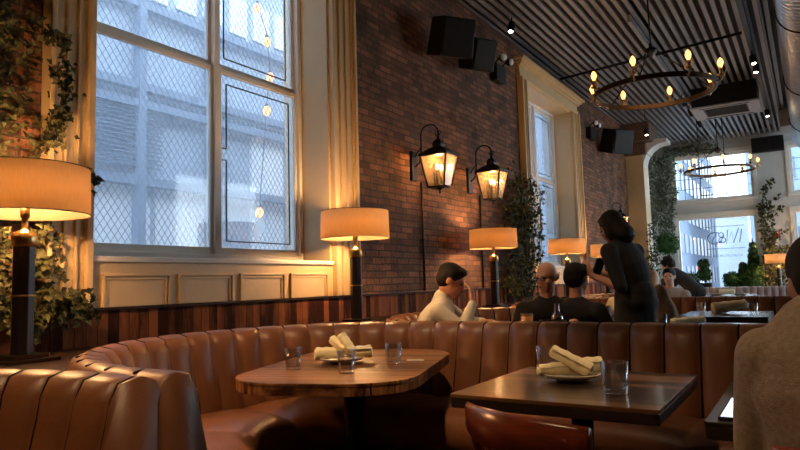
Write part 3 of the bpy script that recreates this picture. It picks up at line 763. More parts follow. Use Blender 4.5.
def make_flood(label, loc):
    t = thing('emergency_light', label, 'emergency light', loc, 0, 'twin headed emergency lights')
    MB().bb(0, .09, -.13, .13, -.22, -.02).build('battery_box', BLACKP, t, .01)
    for s in (-1, 1):
        R = Matrix.Rotation(s*.25-.5, 3, 'Z') @ roty(math.radians(100))
        h = MB().lathe([(0, -.05), (.035, -.04), (.046, 0), (.046, .02), (0, .02)], (.16, s*.10, .03), 20, R=R).build('lamp_head', BLACKP, t)
        MB().lathe([(0, .021), (.041, .021), (.035, .030), (0, .035)], (.16, s*.10, .03), 20, R=R).build('lens', FLOODW, h)
    for q in (-.1, .1): MB().tube([(.05, q, -.03), (.10, q, .03), (.13, q, .03)], .01).build('swivel_arm', BLACKP, t)
make_flood('twin headed emergency light high on the bricks left of the second window', (0, 6.88, 3.68))
make_flood('twin headed emergency light on the bricks right of the second window', (0, 10.7, 3.66))
tag(MB().bb(2.12, 2.73, FY-.22, FY-.06, 3.72, 4.04).build('wall_monitor', BLACKP, bevel=.012), 'black box mounted at the top of the pillar right of the far window', 'monitor')
t = thing('fire_alarm', 'red fire alarm strobe on the pillar above the distant lamp', 'alarm', (2.46, FY-.005, 1.93))
MB().box((0, -.02, 0), (.12, .04, .13)).build('housing', REDP, t, .01); MB().box((0, -.05, .015), (.06, .02, .05)).build('strobe', FLOODW, t, .004)

# ------------------------------------------------------------ plants
def leaf(b, p, d, up, s):
    d = d.normalized(); r = d.cross(up)
    if r.length < .05: r = d.cross(V((1, 0, 0)))
    r.normalize(); nrm = r.cross(d)
    L = [p, p+d*.35*s+r*.42*s+nrm*.05*s, p+d*.55*s+r*.2*s, p+d*s-nrm*.12*s, p+d*.55*s-r*.2*s, p+d*.35*s-r*.42*s+nrm*.05*s]
    b.add(L, [(0, 1, 2, 3), (0, 3, 4, 5)])
def rv(k=1): return V((rnd.uniform(-1, 1), rnd.uniform(-1, 1), rnd.uniform(-1, 1)))*k
def vine(label, strands, nleaf, size, spread, out, leafm=LEAF1, cat='ivy', name='ivy_vine', blobs=()):
    """strands: polylines climbing a wall; out = outward normal; blobs=(centre, radii, count) bushy areas"""
    t = thing(name, label, cat, strands[0][0])
    o = V(strands[0][0]); S = MB(); L = MB()
    for st in strands:
        pts = [V(p)-o for p in st]; sm = []
        for i in range(len(pts)-1):
            for k in range(5): u = k/5; sm.append(pts[i].lerp(pts[i+1], u)+rv(.012))
        sm.append(pts[-1]); S.tube(sm, .0045, 5)
        tot = sum((pts[i+1]-pts[i]).length for i in range(len(pts)-1))
        for q in range(int(nleaf*tot)):
            i = rnd.randrange(len(sm)-1); p = sm[i].lerp(sm[i+1], rnd.random())+rv(spread*rnd.random())
            leaf(L, p, rv()+V(out)*.6+V((0, 0, -.5)), V(out), size*rnd.uniform(.6, 1.25))
    for c, rr, cnt in blobs:
        c = V(c)-o
        for q in range(cnt):
            w = rv(); p = c+V((w.x*rr[0], w.y*rr[1], w.z*rr[2]))
            leaf(L, p, rv()+V(out)*.5+V((0, 0, -.3)), V(out)+rv(.4), size*rnd.uniform(.6, 1.25))
    for v in L.v+S.v: v.x = max(v.x, .006-o.x+.0*v.y); v.y = min(v.y, FY-.008-o.y)
    L.build('foliage', leafm, t); S.build('stem', STEM, t)
    return t
vine('ivy climbing the bricks behind the large left lamp and over the window casing', 
     [[(.06, 1.30, .86), (.07, 1.33, 1.2), (.06, 1.40, 1.6), (.10, 1.60, 1.85), (.10, 1.64, 2.1), (.10, 1.60, 2.32), (.10, 1.54, 2.33)],
      [(.08, 1.15, .86), (.06, 1.20, 1.4), (.07, 1.25, 2.0), (.05, 1.35, 2.5)], [(.09, 1.5, .90), (.10, 1.6, 1.1), (.10, 1.78, 1.03)], [(.08, 1.42, 1.0), (.1, 1.48, 1.3), (.1, 1.62, 1.6), (.11, 1.8, 1.68)], [(.06, 1.3, 1.7), (.07, 1.38, 2.2), (.06, 1.36, 2.7)], [(.1, 1.5, 1.75), (.11, 1.62, 1.95), (.1, 1.60, 2.2)]],
     190, .040, .060, (1, 0, 0), blobs=[((.10, 1.46, 1.18), (.05, .17, .22), 420), ((.13, 1.64, 1.05), (.06, .12, .07), 170), ((.08, 1.3, 1.75), (.04, .16, .25), 190), ((.07, 1.38, 2.2), (.03, .14, .35), 260)])
vine('dark bushy ivy on the bricks left of the second window', 
     [[(.08, 7.0, .86), (.08, 7.1, 1.5), (.09, 7.2, 2.2), (.10, 7.1, 2.45)], [(.10, 7.4, .9), (.10, 7.45, 1.6), (.10, 7.65, 2.4)], [(.1, 7.7, 1.0), (.1, 7.9, 1.7), (.1, 8.0, 2.3)]],
     150, .055, .10, (1, 0, 0), blobs=[((.14, 7.15, 1.5), (.10, .36, .60), 1100), ((.12, 7.35, 2.0), (.08, .33, .35), 520), ((.16, 6.95, 1.15), (.10, .35, .2), 350)])
vine('ivy cascading down the white corner left of the far window', 
     [[(.42, FY-.4, 4.0), (.4, FY-.3, 3.3), (.42, FY-.25, 2.5), (.36, FY-.2, 1.7)], [(.15, 15.0, 3.8), (.14, 15.1, 3.0), (.13, 15.0, 2.2), (.12, 15.0, 1.4)], [(.7, FY-.2, 4.0), (1.0, FY-.15, 3.95), (1.4, FY-.2, 3.9)], [(.25, 14.1, 3.9), (.2, 14.3, 3.1), (.15, 14.4, 2.4)]],
     110, .07, .12, (.7, -.7, 0), LEAF2, blobs=[((.35, FY-.35, 3.3), (.20, .25, .55), 900), ((.9, FY-.2, 3.97), (.55, .12, .12), 330), ((.28, FY-.35, 2.4), (.14, .2, .5), 420), ((.15, 14.9, 3.0), (.08, .7, .7), 700)])
vine('ivy growing up the beige pillar right of the far window', 
     [[(2.25, FY-.10, .9), (2.28, FY-.10, 1.8), (2.2, FY-.10, 2.5), (2.3, FY-.12, 2.95), (2.5, FY-.12, 3.15)], [(2.3, FY-.1, 2.3), (2.55, FY-.1, 2.5), (2.62, FY-.1, 2.45)], [(2.3, FY-.1, 1.7), (2.6, FY-.1, 2.0)], [(2.24, FY-.1, 2.5), (2.55, FY-.1, 2.75)]],
     65, .075, .10, (0, -1, 0), blobs=[((2.42, FY-.2, 1.25), (.24, .10, .42), 560), ((2.3, FY-.15, 2.1), (.13, .07, .5), 210)])
vine('leafy potted climber at the foot of the cream pilaster', [[(.42, 13.1, .86), (.42, 13.12, 1.3), (.40, 13.15, 1.8), (.41, 13.15, 2.15)]], 120, .055, .10, (1, -.5, 0), name='climbing_plant', cat='plant', blobs=[((.44, 13.1, 1.25), (.12, .15, .35), 280)])

def topiary(label, loc, balls, pot=(.13, .11, .2), stemh=None, group=None, cone=None, name='topiary'):
    t = thing(name, label, 'topiary', loc, 0, group)
    L = MB(); R0, R1, H = pot
    for cz, r in balls:
        L.ell((0, 0, cz), (r*.88, r*.88, r*.88))
        for q in range(int(500*r/.2)):
            d = rv(); 
            if d.length < .05: continue
            d.normalize(); leaf(L, V((0, 0, cz))+d*r*rnd.uniform(.82, 1.0), d+rv(.7), rv(), .045)
    L.build('foliage', LEAF3, t)
    MB().lathe([(0, 0), (R1, 0), (R0, H), (R0-.015, H), (R0-.02, H-.03), (0, H-.03)], n=20).build('pot', BLACKP, t)
    if stemh: MB().tube([(0, 0, H-.03), (0, 0, stemh)], .014).build('trunk', STEM, t)
    return t
TG = 'clipped box topiaries'
topiary('single round ball topiary on a tall trunk in the corner left of the far window', (.38, 15.1, 1.18), [(.62, .24)], (.12, .10, .2), .60, TG)
tag(MB().lathe([(.16, 0), (.16, 1.16), (.18, 1.18), (0, 1.18)], (.38, 15.1, 0), 20).build('plant_stand', WHITEWALL), 'white column stand under the single ball topiary', 'stand')
LZ = .56
topiary('wide green box ball on the window ledge left of the stacked topiary', (.72, 15.62, LZ), [(.42, .19)], (.13, .11, .26), None, TG)
topiary('green box ball on the window ledge right of the stacked topiary', (1.56, 15.62, LZ), [(.42, .18)], (.13, .11, .26), None, TG)
topiary('stacked two ball topiary in a tall black planter before the far window', (1.10, 15.0, 0), [(1.11, .135), (1.33, .105)], (.14, .12, .93), 1.25, TG)
# spiral topiary: stacked shrinking tiers
topiary('tall tapering spiral topiary at the right side of the far window', (2.0, 15.62, LZ), [(.34, .19), (.53, .16), (.71, .13), (.88, .10), (1.03, .075), (1.16, .05)], (.14, .12, .2), 1.3, TG)
topiary('shorter tapering spiral topiary just left of the tallest one', (1.79, 15.62, LZ), [(.30, .14), (.46, .11), (.60, .085), (.72, .06)], (.11, .09, .2), .7, TG)

# ------------------------------------------------------------ tableware
TB = {}
def make_tumbler(name='drinking_glass', label='', h=.088, r=.036, fill=None, fm=None):
    gp = 'clear water tumblers'
    if fill: t = thing(name, label, 'glass', (0, 0, 0), 0, gp)
    b = MB(); b.lathe([(0, 0), (r*.84, 0), (r*.86, .004), (r, h), (r-.002, h), (r*.86-.003, .012), (0, .010)], n=28)
    if not fill: return tag(b.build(name, GLASS), label, 'glass', gp)
    b.build('glass_body', GLASS, t)
    if fill:
        MB().lathe([(0, .012), (r*.85-.003, .013), (r*.85+(r*.12)*fill, h*fill), (0, h*fill)], n=24).build('drink', fm, t)
    return t
g0 = make_tumbler()
def at(x, y, z): return (x, y, z)
g0.location = (1.18, 2.00, .776); g0['label'] = 'clear tumbler at the left end of the oblong table'
for loc, l in [((1.455, 2.00, .776), 'clear tumbler in front of the napkin plate on the oblong table'), ((1.485, 2.29, .776), 'clear tumbler right of the napkin plate on the oblong table'),
               ((2.14, 2.35, .771), 'clear tumbler behind the napkin plate on the square table'), ((2.485, 1.975, .771), 'clear tumbler nearest the camera on the square table, right of the napkins'),
               ((2.17, 6.2, .781), 'clear tumbler left of the folded napkin on the far slate table'), ((2.58, 6.1, .781), 'clear tumbler right of the folded napkin on the far slate table'),
               ((2.16, 4.45, .776), 'clear tumbler at the left corner of the nearer slate table')]:
    o = dup(g0, loc, 0, l)
    if 'nearest' in l or 'behind the napkin plate' in l: o.scale = (1.12, 1.12, 1.08)
j = make_tumbler('juice_glass', 'tumbler of orange juice on the table behind the long booth back', .125, .042, .82, JUICE); j['group'] = 'drinks on the table behind the booth'; j.location = (1.42, 3.98, .771)
del j['group']
# carafe, dark glasses on the same table
t = thing('bottle', 'clear glass carafe half full of dark drink in front of the bald man', 'bottle', (1.60, 4.05, .771))
MB().lathe([(0, 0), (.036, 0), (.040, .01), (.040, .09), (.036, .11), (.020, .13), (.016, .16), (.018, .185), (.016, .185), (.014, .16), (.018, .13), (.034, .108), (.038, .09), (.038, .01), (0, .01)], n=24).build('bottle_body', GLASS, t)
MB().lathe([(0, .012), (.037, .012), (.037, .085), (.03, .105), (0, .105)], n=24).build('drink', WINE, t)
w1 = make_tumbler('drinking_glass', 'small tumbler of dark drink right of the carafe', .085, .034, .7, WINE); w1.location = (1.655, 3.96, .771); del w1['group']
w2 = make_tumbler('drinking_glass', 'small tumbler of dark drink left of the carafe', .085, .034, .6, WINE); w2.location = (1.53, 4.0, .771); del w2['group']
def make_plate(label, loc, r=.115):
    t = MB().lathe([(0, 0), (r*.5, 0), (r*.55, .004), (r*.85, .012), (r, .022), (r-.003, .025), (r*.83, .016), (r*.5, .009), (0, .008)], n=36).build('plate', PLATE); t.location = loc; tag(t, label, 'plate')
    return t
def napkin(label, a, b_, r0=.022, r1=.017, bend=.0, group=None, name='rolled_napkin'):
    """rolled cloth napkin from a to b with spiral end folds"""
    a, b_ = V(a), V(b_); t = thing(name, label, 'napkin', tuple(a), 0, group)
    d = b_-a; n = 14; pts = []; rs = []
    for i in range(n+1):
        u = i/n; p = d*u+V((0, 0, bend*4*u*(1-u))); pts.append(p); rs.append((r0+(r1-r0)*u)*(1+.06*math.sin(u*21)))
    b = MB(); b.tube(pts, rs, 14); 
    tx = d.normalized(); a1 = tx.cross(V((0, 0, 1))).normalized(); a2 = tx.cross(a1)
    # outer wrap flap
    fl = []
    for i in range(n+1):
        for k in range(5):
            an = .6+k*.5; rr = rs[i]+.003+.0015*k; fl.append(pts[i]*(.98)+d*.01+(a1*math.cos(an)-a2*math.sin(an))*rr)
    b.add(fl, [(i*5+k, i*5+k+1, (i+1)*5+k+1, (i+1)*5+k) for i in range(n) for k in range(4)], True)
    b.build('cloth_roll', CLOTH, t)
    m = MB(); sp = [a1*math.cos(k*.7)*r0*(1-k/30)+a2*math.sin(k*.7)*r0*(1-k/30)-tx*.002 for k in range(26)]; m.tube(sp, .0022, 5); m.build('rolled_end', CLOTH, t); m = MB()
    sp = [pts[-1]+a1*math.cos(k*.7)*r1*(1-k/30)+a2*math.sin(k*.7)*r1*(1-k/30)+tx*.002 for k in range(26)]; m.tube(sp, .002, 5); m.build('rolled_end', CLOTH, t)
    return t
c1 = V((1.235, 2.255, .776)); make_plate('small plate under the crossed napkins on the oblong table', c1, .10)
G1 = 'napkins stacked on the oblong table plate'
X = V((.84, .54, 0)); Yv = V((-.54, .84, 0))   # image right / away
def on(c, r, f, z): return c+X*r+Yv*f+V((0, 0, z))
napkin('rolled cream napkin lying left on the oblong table plate', on(c1, -.115, -.02, .040), on(c1, .01, .02, .040), .025, .020, group=G1)
napkin('rolled cream napkin lying right on the oblong table plate', on(c1, .130, .0, .044), on(c1, -.01, .00, .042), .024, .018, group=G1)
napkin('upright rolled cream napkin leaning left on the oblong table', on(c1, .02, -.03, .050), on(c1, -.045, .02, .098), .023, .018, group=G1)
napkin('tallest rolled cream napkin at the top of the oblong table stack', on(c1, .045, -.045, .045), on(c1, -.002, -.01, .120), .024, .018, group=G1)
c2 = V((2.285, 2.185, .771)); make_plate('small plate under the napkins on the square table', c2, .10)
G2 = 'napkins stacked on the square table plate'
napkin('long rolled cream napkin lying flat to the left on the square table', on(c2, -.115, -.01, .034), on(c2, .04, .02, .038), .015, .024, group=G2)
napkin('rolled cream napkin lying to the right on the square table plate', on(c2, .115, .03, .042), on(c2, -.01, .04, .040), .025, .022, group=G2)
napkin('rolled cream napkin leaning diagonally over the others on the square table', on(c2, .055, -.055, .030), on(c2, -.055, .03, .095), .024, .019, group=G2)
napkin('folded yellow napkin on the far slate table', (2.27, 6.12, .815), (2.52, 6.22, .855), .05, .035, name='folded_napkin')
napkin('rolled yellow napkin on the slate table just behind the long booth', (2.20, 4.60, .800), (2.37, 4.78, .812), .026, .020)
make_plate('flat plate on the nearer slate table right of the rolled napkin', (2.42, 4.42, .776), .09)
make_plate('pale plate on the far table by the window, left', (1.80, 10.5, .801)); make_plate('pale plate on the far table by the window, right', (2.12, 10.5, .801))
napkin('cream napkin on the far table by the end window', (1.86, 10.45, .845), (2.05, 10.5, .86), .04, .03, name='folded_napkin')
t = thing('tablet', 'tablet with a bright white screen on the dark table beside the beige sleeve', 'tablet', (2.855, 2.02, .7405))
MB().box((0, 0, .004), (.17, .30, .008)).build('casing', BLACKP, t, .003); MB().box((0, 0, .0085), (.158, .285, .001)).build('screen', mat_emit('tablet_screen', (.72, .85, 1), 1.1), t)
m = MB().box((0, 0, .003), (.075, .012, .006)).build('paper_slip', PAPER); m.location = (1.50, 2.44, .771); m.rotation_euler = (0, 0, .3); tag(m, 'small pale paper slip on the right part of the oblong table', 'paper')

# ------------------------------------------------------------ people
def remesh(o, vox, it=3):
    r = o.modifiers.new('remesh', 'REMESH'); r.mode = 'VOXEL'; r.voxel_size = vox; r.use_smooth_shade = True
    s = o.modifiers.new('smooth', 'SMOOTH'); s.iterations = it; s.factor = .5
    return o
def hand(b, w, d, palm_n, curl=.6, side=1, s=1.0):
    """w wrist point, d hand direction, palm_n direction the palm faces"""
    d = d.normalized(); pn = (palm_n-d*palm_n.dot(d)).normalized(); r = d.cross(pn)*side
    for k in range(5):
        u = k/4; b.ell(w+d*(.02+.065*u)*s, (.030*s if k else .024*s, .030*s, .018*s), R=Matrix((r, d, pn)).transposed(), n=10, m=6)
    for i, (off, L) in enumerate([(-.030, .066), (-.010, .076), (.010, .072), (.029, .056)]):
        p = w+(d*.088+r*off)*s; q = p; dd = d.copy()
        for sgm in range(3):
            dd = (dd+pn*curl*(.45+.2*sgm)).normalized(); q2 = q+dd*L*s*(.45, .32, .25)[sgm]
            b.limb([q, q2], [.0095*s*(1-.1*sgm), .0088*s*(1-.12*sgm)], 8); q = q2
    p = w+(d*.03-r*.026)*s; q = p+(d*.5-r*.75+pn*.35).normalized()*.038*s; q2 = q+(d*.9-r*.2+pn*.4).normalized()*.03*s
    b.limb([p, q, q2], [.013*s, .011*s, .009*s], 8)
def person(label, loc, rz, sp, skin=SKINM, hair=HAIRB, shirt=BLACKC, pants=BLACKC, vox=.012):
    """sp: joint dict in local space, faces +Y. pelvis, chest, neck, head, face dir, shoulders sw, elbows, wrists (R,L), knees, ankles"""
    t = thing('person', label, 'person', loc, rz)
    g = {k: (V(v) if isinstance(v, tuple) else v) for k, v in sp.items()}
    hd = g['head']; fd = g.get('face', V((0, 1, 0))).normalized(); upv = g.get('up', V((0, 0, 1)))
    rt = fd.cross(upv).normalized(); up = rt.cross(fd).normalized(); HR = Matrix((rt, fd, up)).transposed()
    def H(x, y, z): return hd+HR @ V((x, y, z))
    s = g.get('hs', 1.0)
    b = MB()
    b.ell(H(0, -.012*s, .030*s), (.076*s, .094*s, .088*s), HR, 18, 12); b.ell(H(0, .024*s, -.045*s), (.060*s, .066*s, .075*s), HR, 16, 10)
    b.ell(H(0, .058*s, -.090*s), (.030*s, .026*s, .022*s), HR)                    # chin
    b.ell(H(0, .095*s, -.018*s), (.012*s, .018*s, .026*s), HR); b.ell(H(0, .103*s, -.032*s), (.016*s, .013*s, .011*s), HR)  # nose
    b.ell(H(0, .080*s, .022*s), (.052*s, .014*s, .010*s), HR)                     # brow
    for q in (-1, 1):
        b.ell(H(q*.077*s, -.008*s, -.008*s), (.009*s, .020*s, .032*s), HR)         # ears
        b.ell(H(q*.040*s, .062*s, -.030*s), (.020*s, .020*s, .018*s), HR)          # cheeks
    b.ell(H(0, .084*s, -.062*s), (.024*s, .010*s, .009*s), HR)                    # mouth
    nk = g['neck']
    b.limb([nk-V((0, 0, .03)), nk.lerp(hd, .3), H(0, -.02, -.05)], [.062*s, .055*s, .052*s])
    pv, chs = g['pelvis'], g['chest']; sw = g.get('sw', .19)
    shR = g.get('shR', nk+V((sw, 0, -.06))); shL = g.get('shL', nk+V((-sw, 0, -.06)))
    def torso(m, k):
        dirn = (nk-pv).normalized()
        n_ = 19
        W = [.165, .160, .150, .155, .175, .180, .12]; D = [.115, .108, .10, .108, .118, .105, .075]
        for i in range(n_):
            u = i/(n_-1); p = pv.lerp(chs, u*2) if u < .5 else chs.lerp(nk-V((0, 0, .03)), u*2-1)
            j = min(5, int(u*6)); w_ = u*6-j; wi = W[j]*(1-w_)+W[j+1]*w_; di = D[j]*(1-w_)+D[j+1]*w_
            m.ell(p, (wi*k*g.get('bulk', 1), di*k*g.get('bulk', 1), .085*k), n=18)
        m.limb([shL, nk-V((0, 0, .045)), shR], [.058*k, .075*k, .058*k])
    def arm(m, S, E, Wr, k, upto=1.0):
        m.limb([S, S.lerp(E, .5), E], [.056*k, .049*k, .041*k])
        if upto > 0: m.limb([E, E.lerp(Wr, .45*upto), E.lerp(Wr, upto)], [.041*k, .038*k, (.040-.014*upto)*k])
    torso(b, .93)
    for S, key in ((shR, 'R'), (shL, 'L')):
        E, Wr = g['el'+key], g['wr'+key]; arm(b, S, E, Wr, .93)
        hdn = g.get('hd'+key, (Wr-E).normalized()); hand(b, Wr, hdn, g.get('pn'+key, V((0, 0, -1))), g.get('curl'+key, .5), 1 if key == 'R' else -1)
    for key, q in (('R', 1), ('L', -1)):
        hip = pv+V((q*.085, .02, -.03)); b.limb([hip, g['kn'+key], g['an'+key]], [.078, .055, .038]); a = g['an'+key]
        b.limb([a+V((0, -.02, -.045)), a+V((0, .14, -.06))], [.035, .030])
    remesh(b.build('body', skin, t), vox)
    # clothes
    c = MB(); torso(c, 1.06); sl = g.get('sleeve', .92)
    for S, key in ((shR, 'R'), (shL, 'L')): arm(c, S, g['el'+key], g['wr'+key], 1.22, sl)
    if g.get('collar'): c.limb([nk+V((0, -.01, -.01)), nk.lerp(hd, .20)+V((0, -.012, 0))], [.078, .072])
    remesh(c.build('shirt', shirt, t), vox)
    c = MB()
    c.ell(pv, (.178, .135, .12), n=18)
    for key, q in (('R', 1), ('L', -1)):
        hip = pv+V((q*.085, .02, -.03)); c.limb([hip, g['kn'+key], g['an'+key]], [.092, .068, .055])
    if g.get('apron'): 
        c.limb([pv+V((0, .02, .05)), pv+V((0, .05, -.45))], [.155, .165])
    remesh(c.build('trousers', pants, t), vox+.004)
    for q in (-1, 1):
        a = g['anR' if q > 0 else 'anL']; remesh(MB().limb([a+V((0, -.03, -.045)), a+V((0, .15, -.058))], [.045, .036]).build('shoe', BLACKP, t), vox+.004)
    # eyes, lips
    for q in (-1, 1): MB().ell(H(q*.031*s, .081*s, .002*s), (.013*s, .008*s, .007*s), HR).build('eye', EYEW, t)
    MB().ell(H(0, .094*s, -.062*s), (.020*s, .005*s, .006*s), HR).build('lips', LIP, t)
    # hair
    st = g.get('hair', 'short')
    if st:
        c = MB()
        if st == 'fringe':      # bald crown with short sides
            c.ell(H(0, -.045*s, -.005*s), (.080*s, .070*s, .045*s), HR, 18, 10)
        else:
            c.ell(H(0, -.022*s, .042*s), (.086*s, .100*s, .086*s), HR, 20, 12)
            c.ell(H(0, -.045*s, .005*s), (.084*s, .075*s, .085*s), HR, 18, 12)
            c.ell(H(.01, .052*s, .088*s), (.055*s, .040*s, .028*s), HR)
        if st == 'long':
            ln_ = g.get('hlen', .30)
            c.limb([H(0, -.055, 0), H(0, -.085, -.12), H(0, -.095, -ln_)], [.075, .078, .045])
            for q in (-1, 1): c.limb([H(q*.06, -.015, .03), H(q*.078, -.015, -.08), H(q*.082, -.02, -ln_*.8)], [.035, .034, .020])
        if st == 'curly':
            for i in range(26):
                w = rv().normalized(); c.ell(H(w.x*.085, -.03+w.y*.07, .05+w.z*.075), (.035, .035, .035))
        remesh(c.build('hair', hair, t), .008)
    if g.get('glasses'):
        c = MB()
        for q in (-1, 1):
            c.tube([H((q*.032+.022*math.cos(2*PI*k/14))*s, .098*s, (.0+.017*math.sin(2*PI*k/14))*s) for k in range(14)], .0025, 5, closed=True)
            c.tube([H(q*.054*s, .096*s, .002*s), H(q*.080*s, .0, .002*s)], .0022, 5)
        c.tube([H(-.010*s, .1*s, .003*s), H(.010*s, .1*s, .003*s)], .0025, 5); c.build('glasses', BLACK, t)
    return t
def seated(head_z, lean=.0, seat=.50, **kw):
    d = dict(pelvis=(0, 0, seat+.06), chest=(0, .02+lean*.5, seat+.30), neck=(0, lean, head_z-.19), head=(0, lean+.03, head_z),
             elR=(.26, lean+.10, head_z-.47), wrR=(.20, lean+.33, head_z-.36), elL=(-.26, lean+.10, head_z-.47), wrL=(-.20, lean+.33, head_z-.36),
             knR=(.13, .42, seat+.02), anR=(.13, .44, .10), knL=(-.13, .42, seat+.02), anL=(-.13, .44, .10))
    d.update(kw); return d
# man in white shirt, head bowed with hand at his face (faces +X in the room)
person('man with short dark hair in a white shirt, hand raised to his bowed face', (.61, 4.05, 0), math.radians(-70),
       seated(1.12, .20, face=(0, .9, -.42), neck=(0, .13, .965), head=(0, .20, 1.125), chest=(0, .04, .80), collar=True,
              elR=(.23, .30, .78), wrR=(.09, .36, .965), hdR=V((-.25, -.1, .9)), pnR=V((-.3, -1, 0)), curlR=.7,
              elL=(-.22, .28, .80), wrL=(-.04, .42, .82)), hair=HAIRB, shirt=SHIRTW, vox=.009)
person('bald man with glasses in a black top, facing the camera from the middle booth', (1.21, 4.97, 0), math.radians(200),
       seated(1.13, .05, face=(.55, .8, -.12), hair='fringe', glasses=True), skin=SKIN2, hair=HAIRG, shirt=BLACKC)
person('person with short black hair and black top, turned away beside the bald man', (1.43, 4.88, 0), math.radians(-20),
       seated(1.115, .06, sw=.20), hair=HAIRB, shirt=BLACKC)
person('person in a white top sitting half hidden left of the waitress', (1.66, 5.98, 0), math.radians(150), seated(1.12, .05, sw=.20), shirt=SHIRTW, hair=HAIRB)
# waitress standing, seen from behind/left, forearm out to the left holding a pad
person('waitress in black with shoulder length black hair, standing and holding out her arm', (1.88, 5.02, 0), math.radians(68),
       dict(pelvis=(0, -.02, .92), chest=(0, .0, 1.12), neck=(0, .09, 1.37), head=(0, .18, 1.51), face=V((.1, .9, -.45)), sw=.165, bulk=.90, sleeve=0.0,
            elR=(.22, .14, 1.08), wrR=(.10, .36, 1.15), elL=(-.20, -.02, 1.04), wrL=(-.15, .27, 1.13), hdL=V((.05, .5, .8)), pnL=V((.8, .3, .1)), curlL=.45,
            knR=(.09, .03, .50), anR=(.09, -.01, .09), knL=(-.09, .03, .50), anL=(-.09, -.01, .09), hair='long', hlen=.15, apron=True), skin=SKINM, hair=HAIRB, shirt=BLACKC, vox=.009)
o = MB().box((0, 0, 0), (.09, .012, .15), rotx(.5)).build('order_pad', BLACKP, bevel=.004); o.location = (1.60, 5.08, 1.20); o.rotation_euler = (0, 0, math.radians(60)); tag(o, 'black order pad in the waitress\'s hand', 'notepad')
# tan coat over the booth beside the waitress
person('woman with long blonde hair seen from behind, wearing a tan jacket', (1.43, 7.9, 0), math.radians(15), seated(1.06, .04, hair='long', hlen=.34), hair=HAIRBL, shirt=TANC, skin=SKIN2)
person('man in a grey shirt facing the camera across from the blonde woman', (1.37, 9.45, 0), math.radians(180), seated(1.10, .06), shirt=GREYC, skin=SKIN2)
person('woman with dark gathered hair and dark top, leaning in by the window', (1.30, 10.6, 0), math.radians(75),
       dict(pelvis=(0, -.25, .86), chest=(0, -.10, 1.02), neck=(0, .06, 1.17), head=(0, .16, 1.27), face=V((0, .85, -.5)), sw=.17,
            elR=(.22, .18, .98), wrR=(.16, .38, .92), elL=(-.22, .18, .98), wrL=(-.16, .38, .92), knR=(.09, -.15, .48), anR=(.09, -.28, .09), knL=(-.09, -.15, .48), anL=(-.09, -.28, .09), hair='curly'),
       skin=SKINM, hair=HAIRB, shirt=BLACKC)
# coat draped on the aisle end of the booth
c = MB(); c.limb([(0, 0, 0), (.02, .0, .16), (.0, .02, .33)], [.15, .14, .08]); c.limb([(-.05, .02, .2), (-.11, .0, .0), (-.12, 0, -.25)], [.08, .07, .06]); c.limb([(.05, .02, .2), (.14, .0, .0), (.15, 0, -.3)], [.08, .08, .06])
o = remesh(c.build('draped_coat', TANC), .012); o.location = (1.96, 5.52, .66); o.scale = (.8, .6, .95); tag(o, 'tan coat hung over a chair just right of the waitress', 'coat')
# foreground diner at the right edge
person('diner with dark hair in a thick beige wool jacket, back turned, at the right edge', (3.07, 1.68, 0), math.radians(4),
       seated(1.10, .12, sw=.165, bulk=1.15, neck=(0, .02, 1.03), head=(-.03, .09, 1.085), shL=V((-.165, 0, .93)), shR=V((.165, 0, .93)), face=V((-.2, .95, -.35)), collar=False, hs=1.0,
              chest=(0, -.02, .78), elR=(.28, .16, .70), wrR=(.18, .38, .79), elL=(-.20, .04, .72), wrL=(-.10, .32, .79), pnL=V((0, 0, -1)), sleeve=.95),
       hair=HAIRB, shirt=BEIGEC, vox=.009)
make_chair('bentwood chair under the diner in beige wool', (3.10, 1.60, 0), math.radians(4))

# ------------------------------------------------------------ outside
t = thing('neighbouring_building', 'blue grey alley building seen through the big left window', 'building', (-3.2, 5, 0))
MB().bb(-.6, 0, -9, 9, -1, 9).build('facade', FACADE, t)
b = MB()
for y0, y1, z0, z1 in [(-1.28, -.55, 1.55, 2.25), (-.48, .35, 1.55, 2.25), (1.0, 1.6, 1.6, 3.3), (2.4, 3.2, 1.4, 3.4), (5, 6, 1.2, 3), (-3.2, -1.9, 2.6, 3.6)]: b.bb(0, .04, y0, y1, z0, z1)
b.build('pale_panel', FACADE2, t)
b = MB()
for z in (3.16, 3.36, 4.3, 2.30): b.bb(.05, .16, -9, 9, z-.045, z+.045)
b.build('beam', FACADEB, t)
b = MB()
for y in (-.74, .25, 2.2, 4.6, -3.4): b.bb(.05, .17, y-.045, y+.045, -1, 8)
b.build('column', FACADEB, t)
b = MB()
for i in range(15): b.box((.10, -.87, 2.47+i*.046), (.05, .84, .012), roty(.5))
b.build('louver', FACADEB, t)
b = MB()
for i in range(16): b.box((.02, -3+i*.42, 4.7+(i % 3)*.02), (.05, .30, .5))
b.build('upper_window', FACADE2, t)
struct(MB().bb(-3.2, -.6, -6, 18, -1.2, -.2).build('floor', STREETG))
# bulbs added outside the pane to imitate warm reflections in the glass
SB = [(3.72, 3.37), (3.83, 3.12), (3.86, 2.83), (3.82, 2.54), (3.73, 1.70)]
SL = ['topmost', 'second from top', 'middle', 'second from bottom', 'lowest']
BULBREFL = mat_emit('reflection_bulb_glow', (1, .42, .13), 4)
for (y, z), l in zip(SB, SL):
    t = thing('reflection_bulb', 'added bulb imitating a warm reflection in the big window, '+l+' of the row', 'bulb', (-.62, y-.12, z), 0, 'added bulbs imitating reflections in the window glass')
    MB().ell((0, 0, 0), (.034, .034, .042)).build('bulb', BULBREFL, t); MB().tube([(0, 0, .02), (0, 0, .06)], .012).build('socket', BLACKP, t)
tag(MB().tube([(-.62, 3.6, 3.72)]+[(-.62, y-.12, z+.06) for y, z in SB], .004, 5).build('reflection_bulb_cable', BLACKP), 'thin added cable carrying the bulbs that imitate window reflections', 'cable')
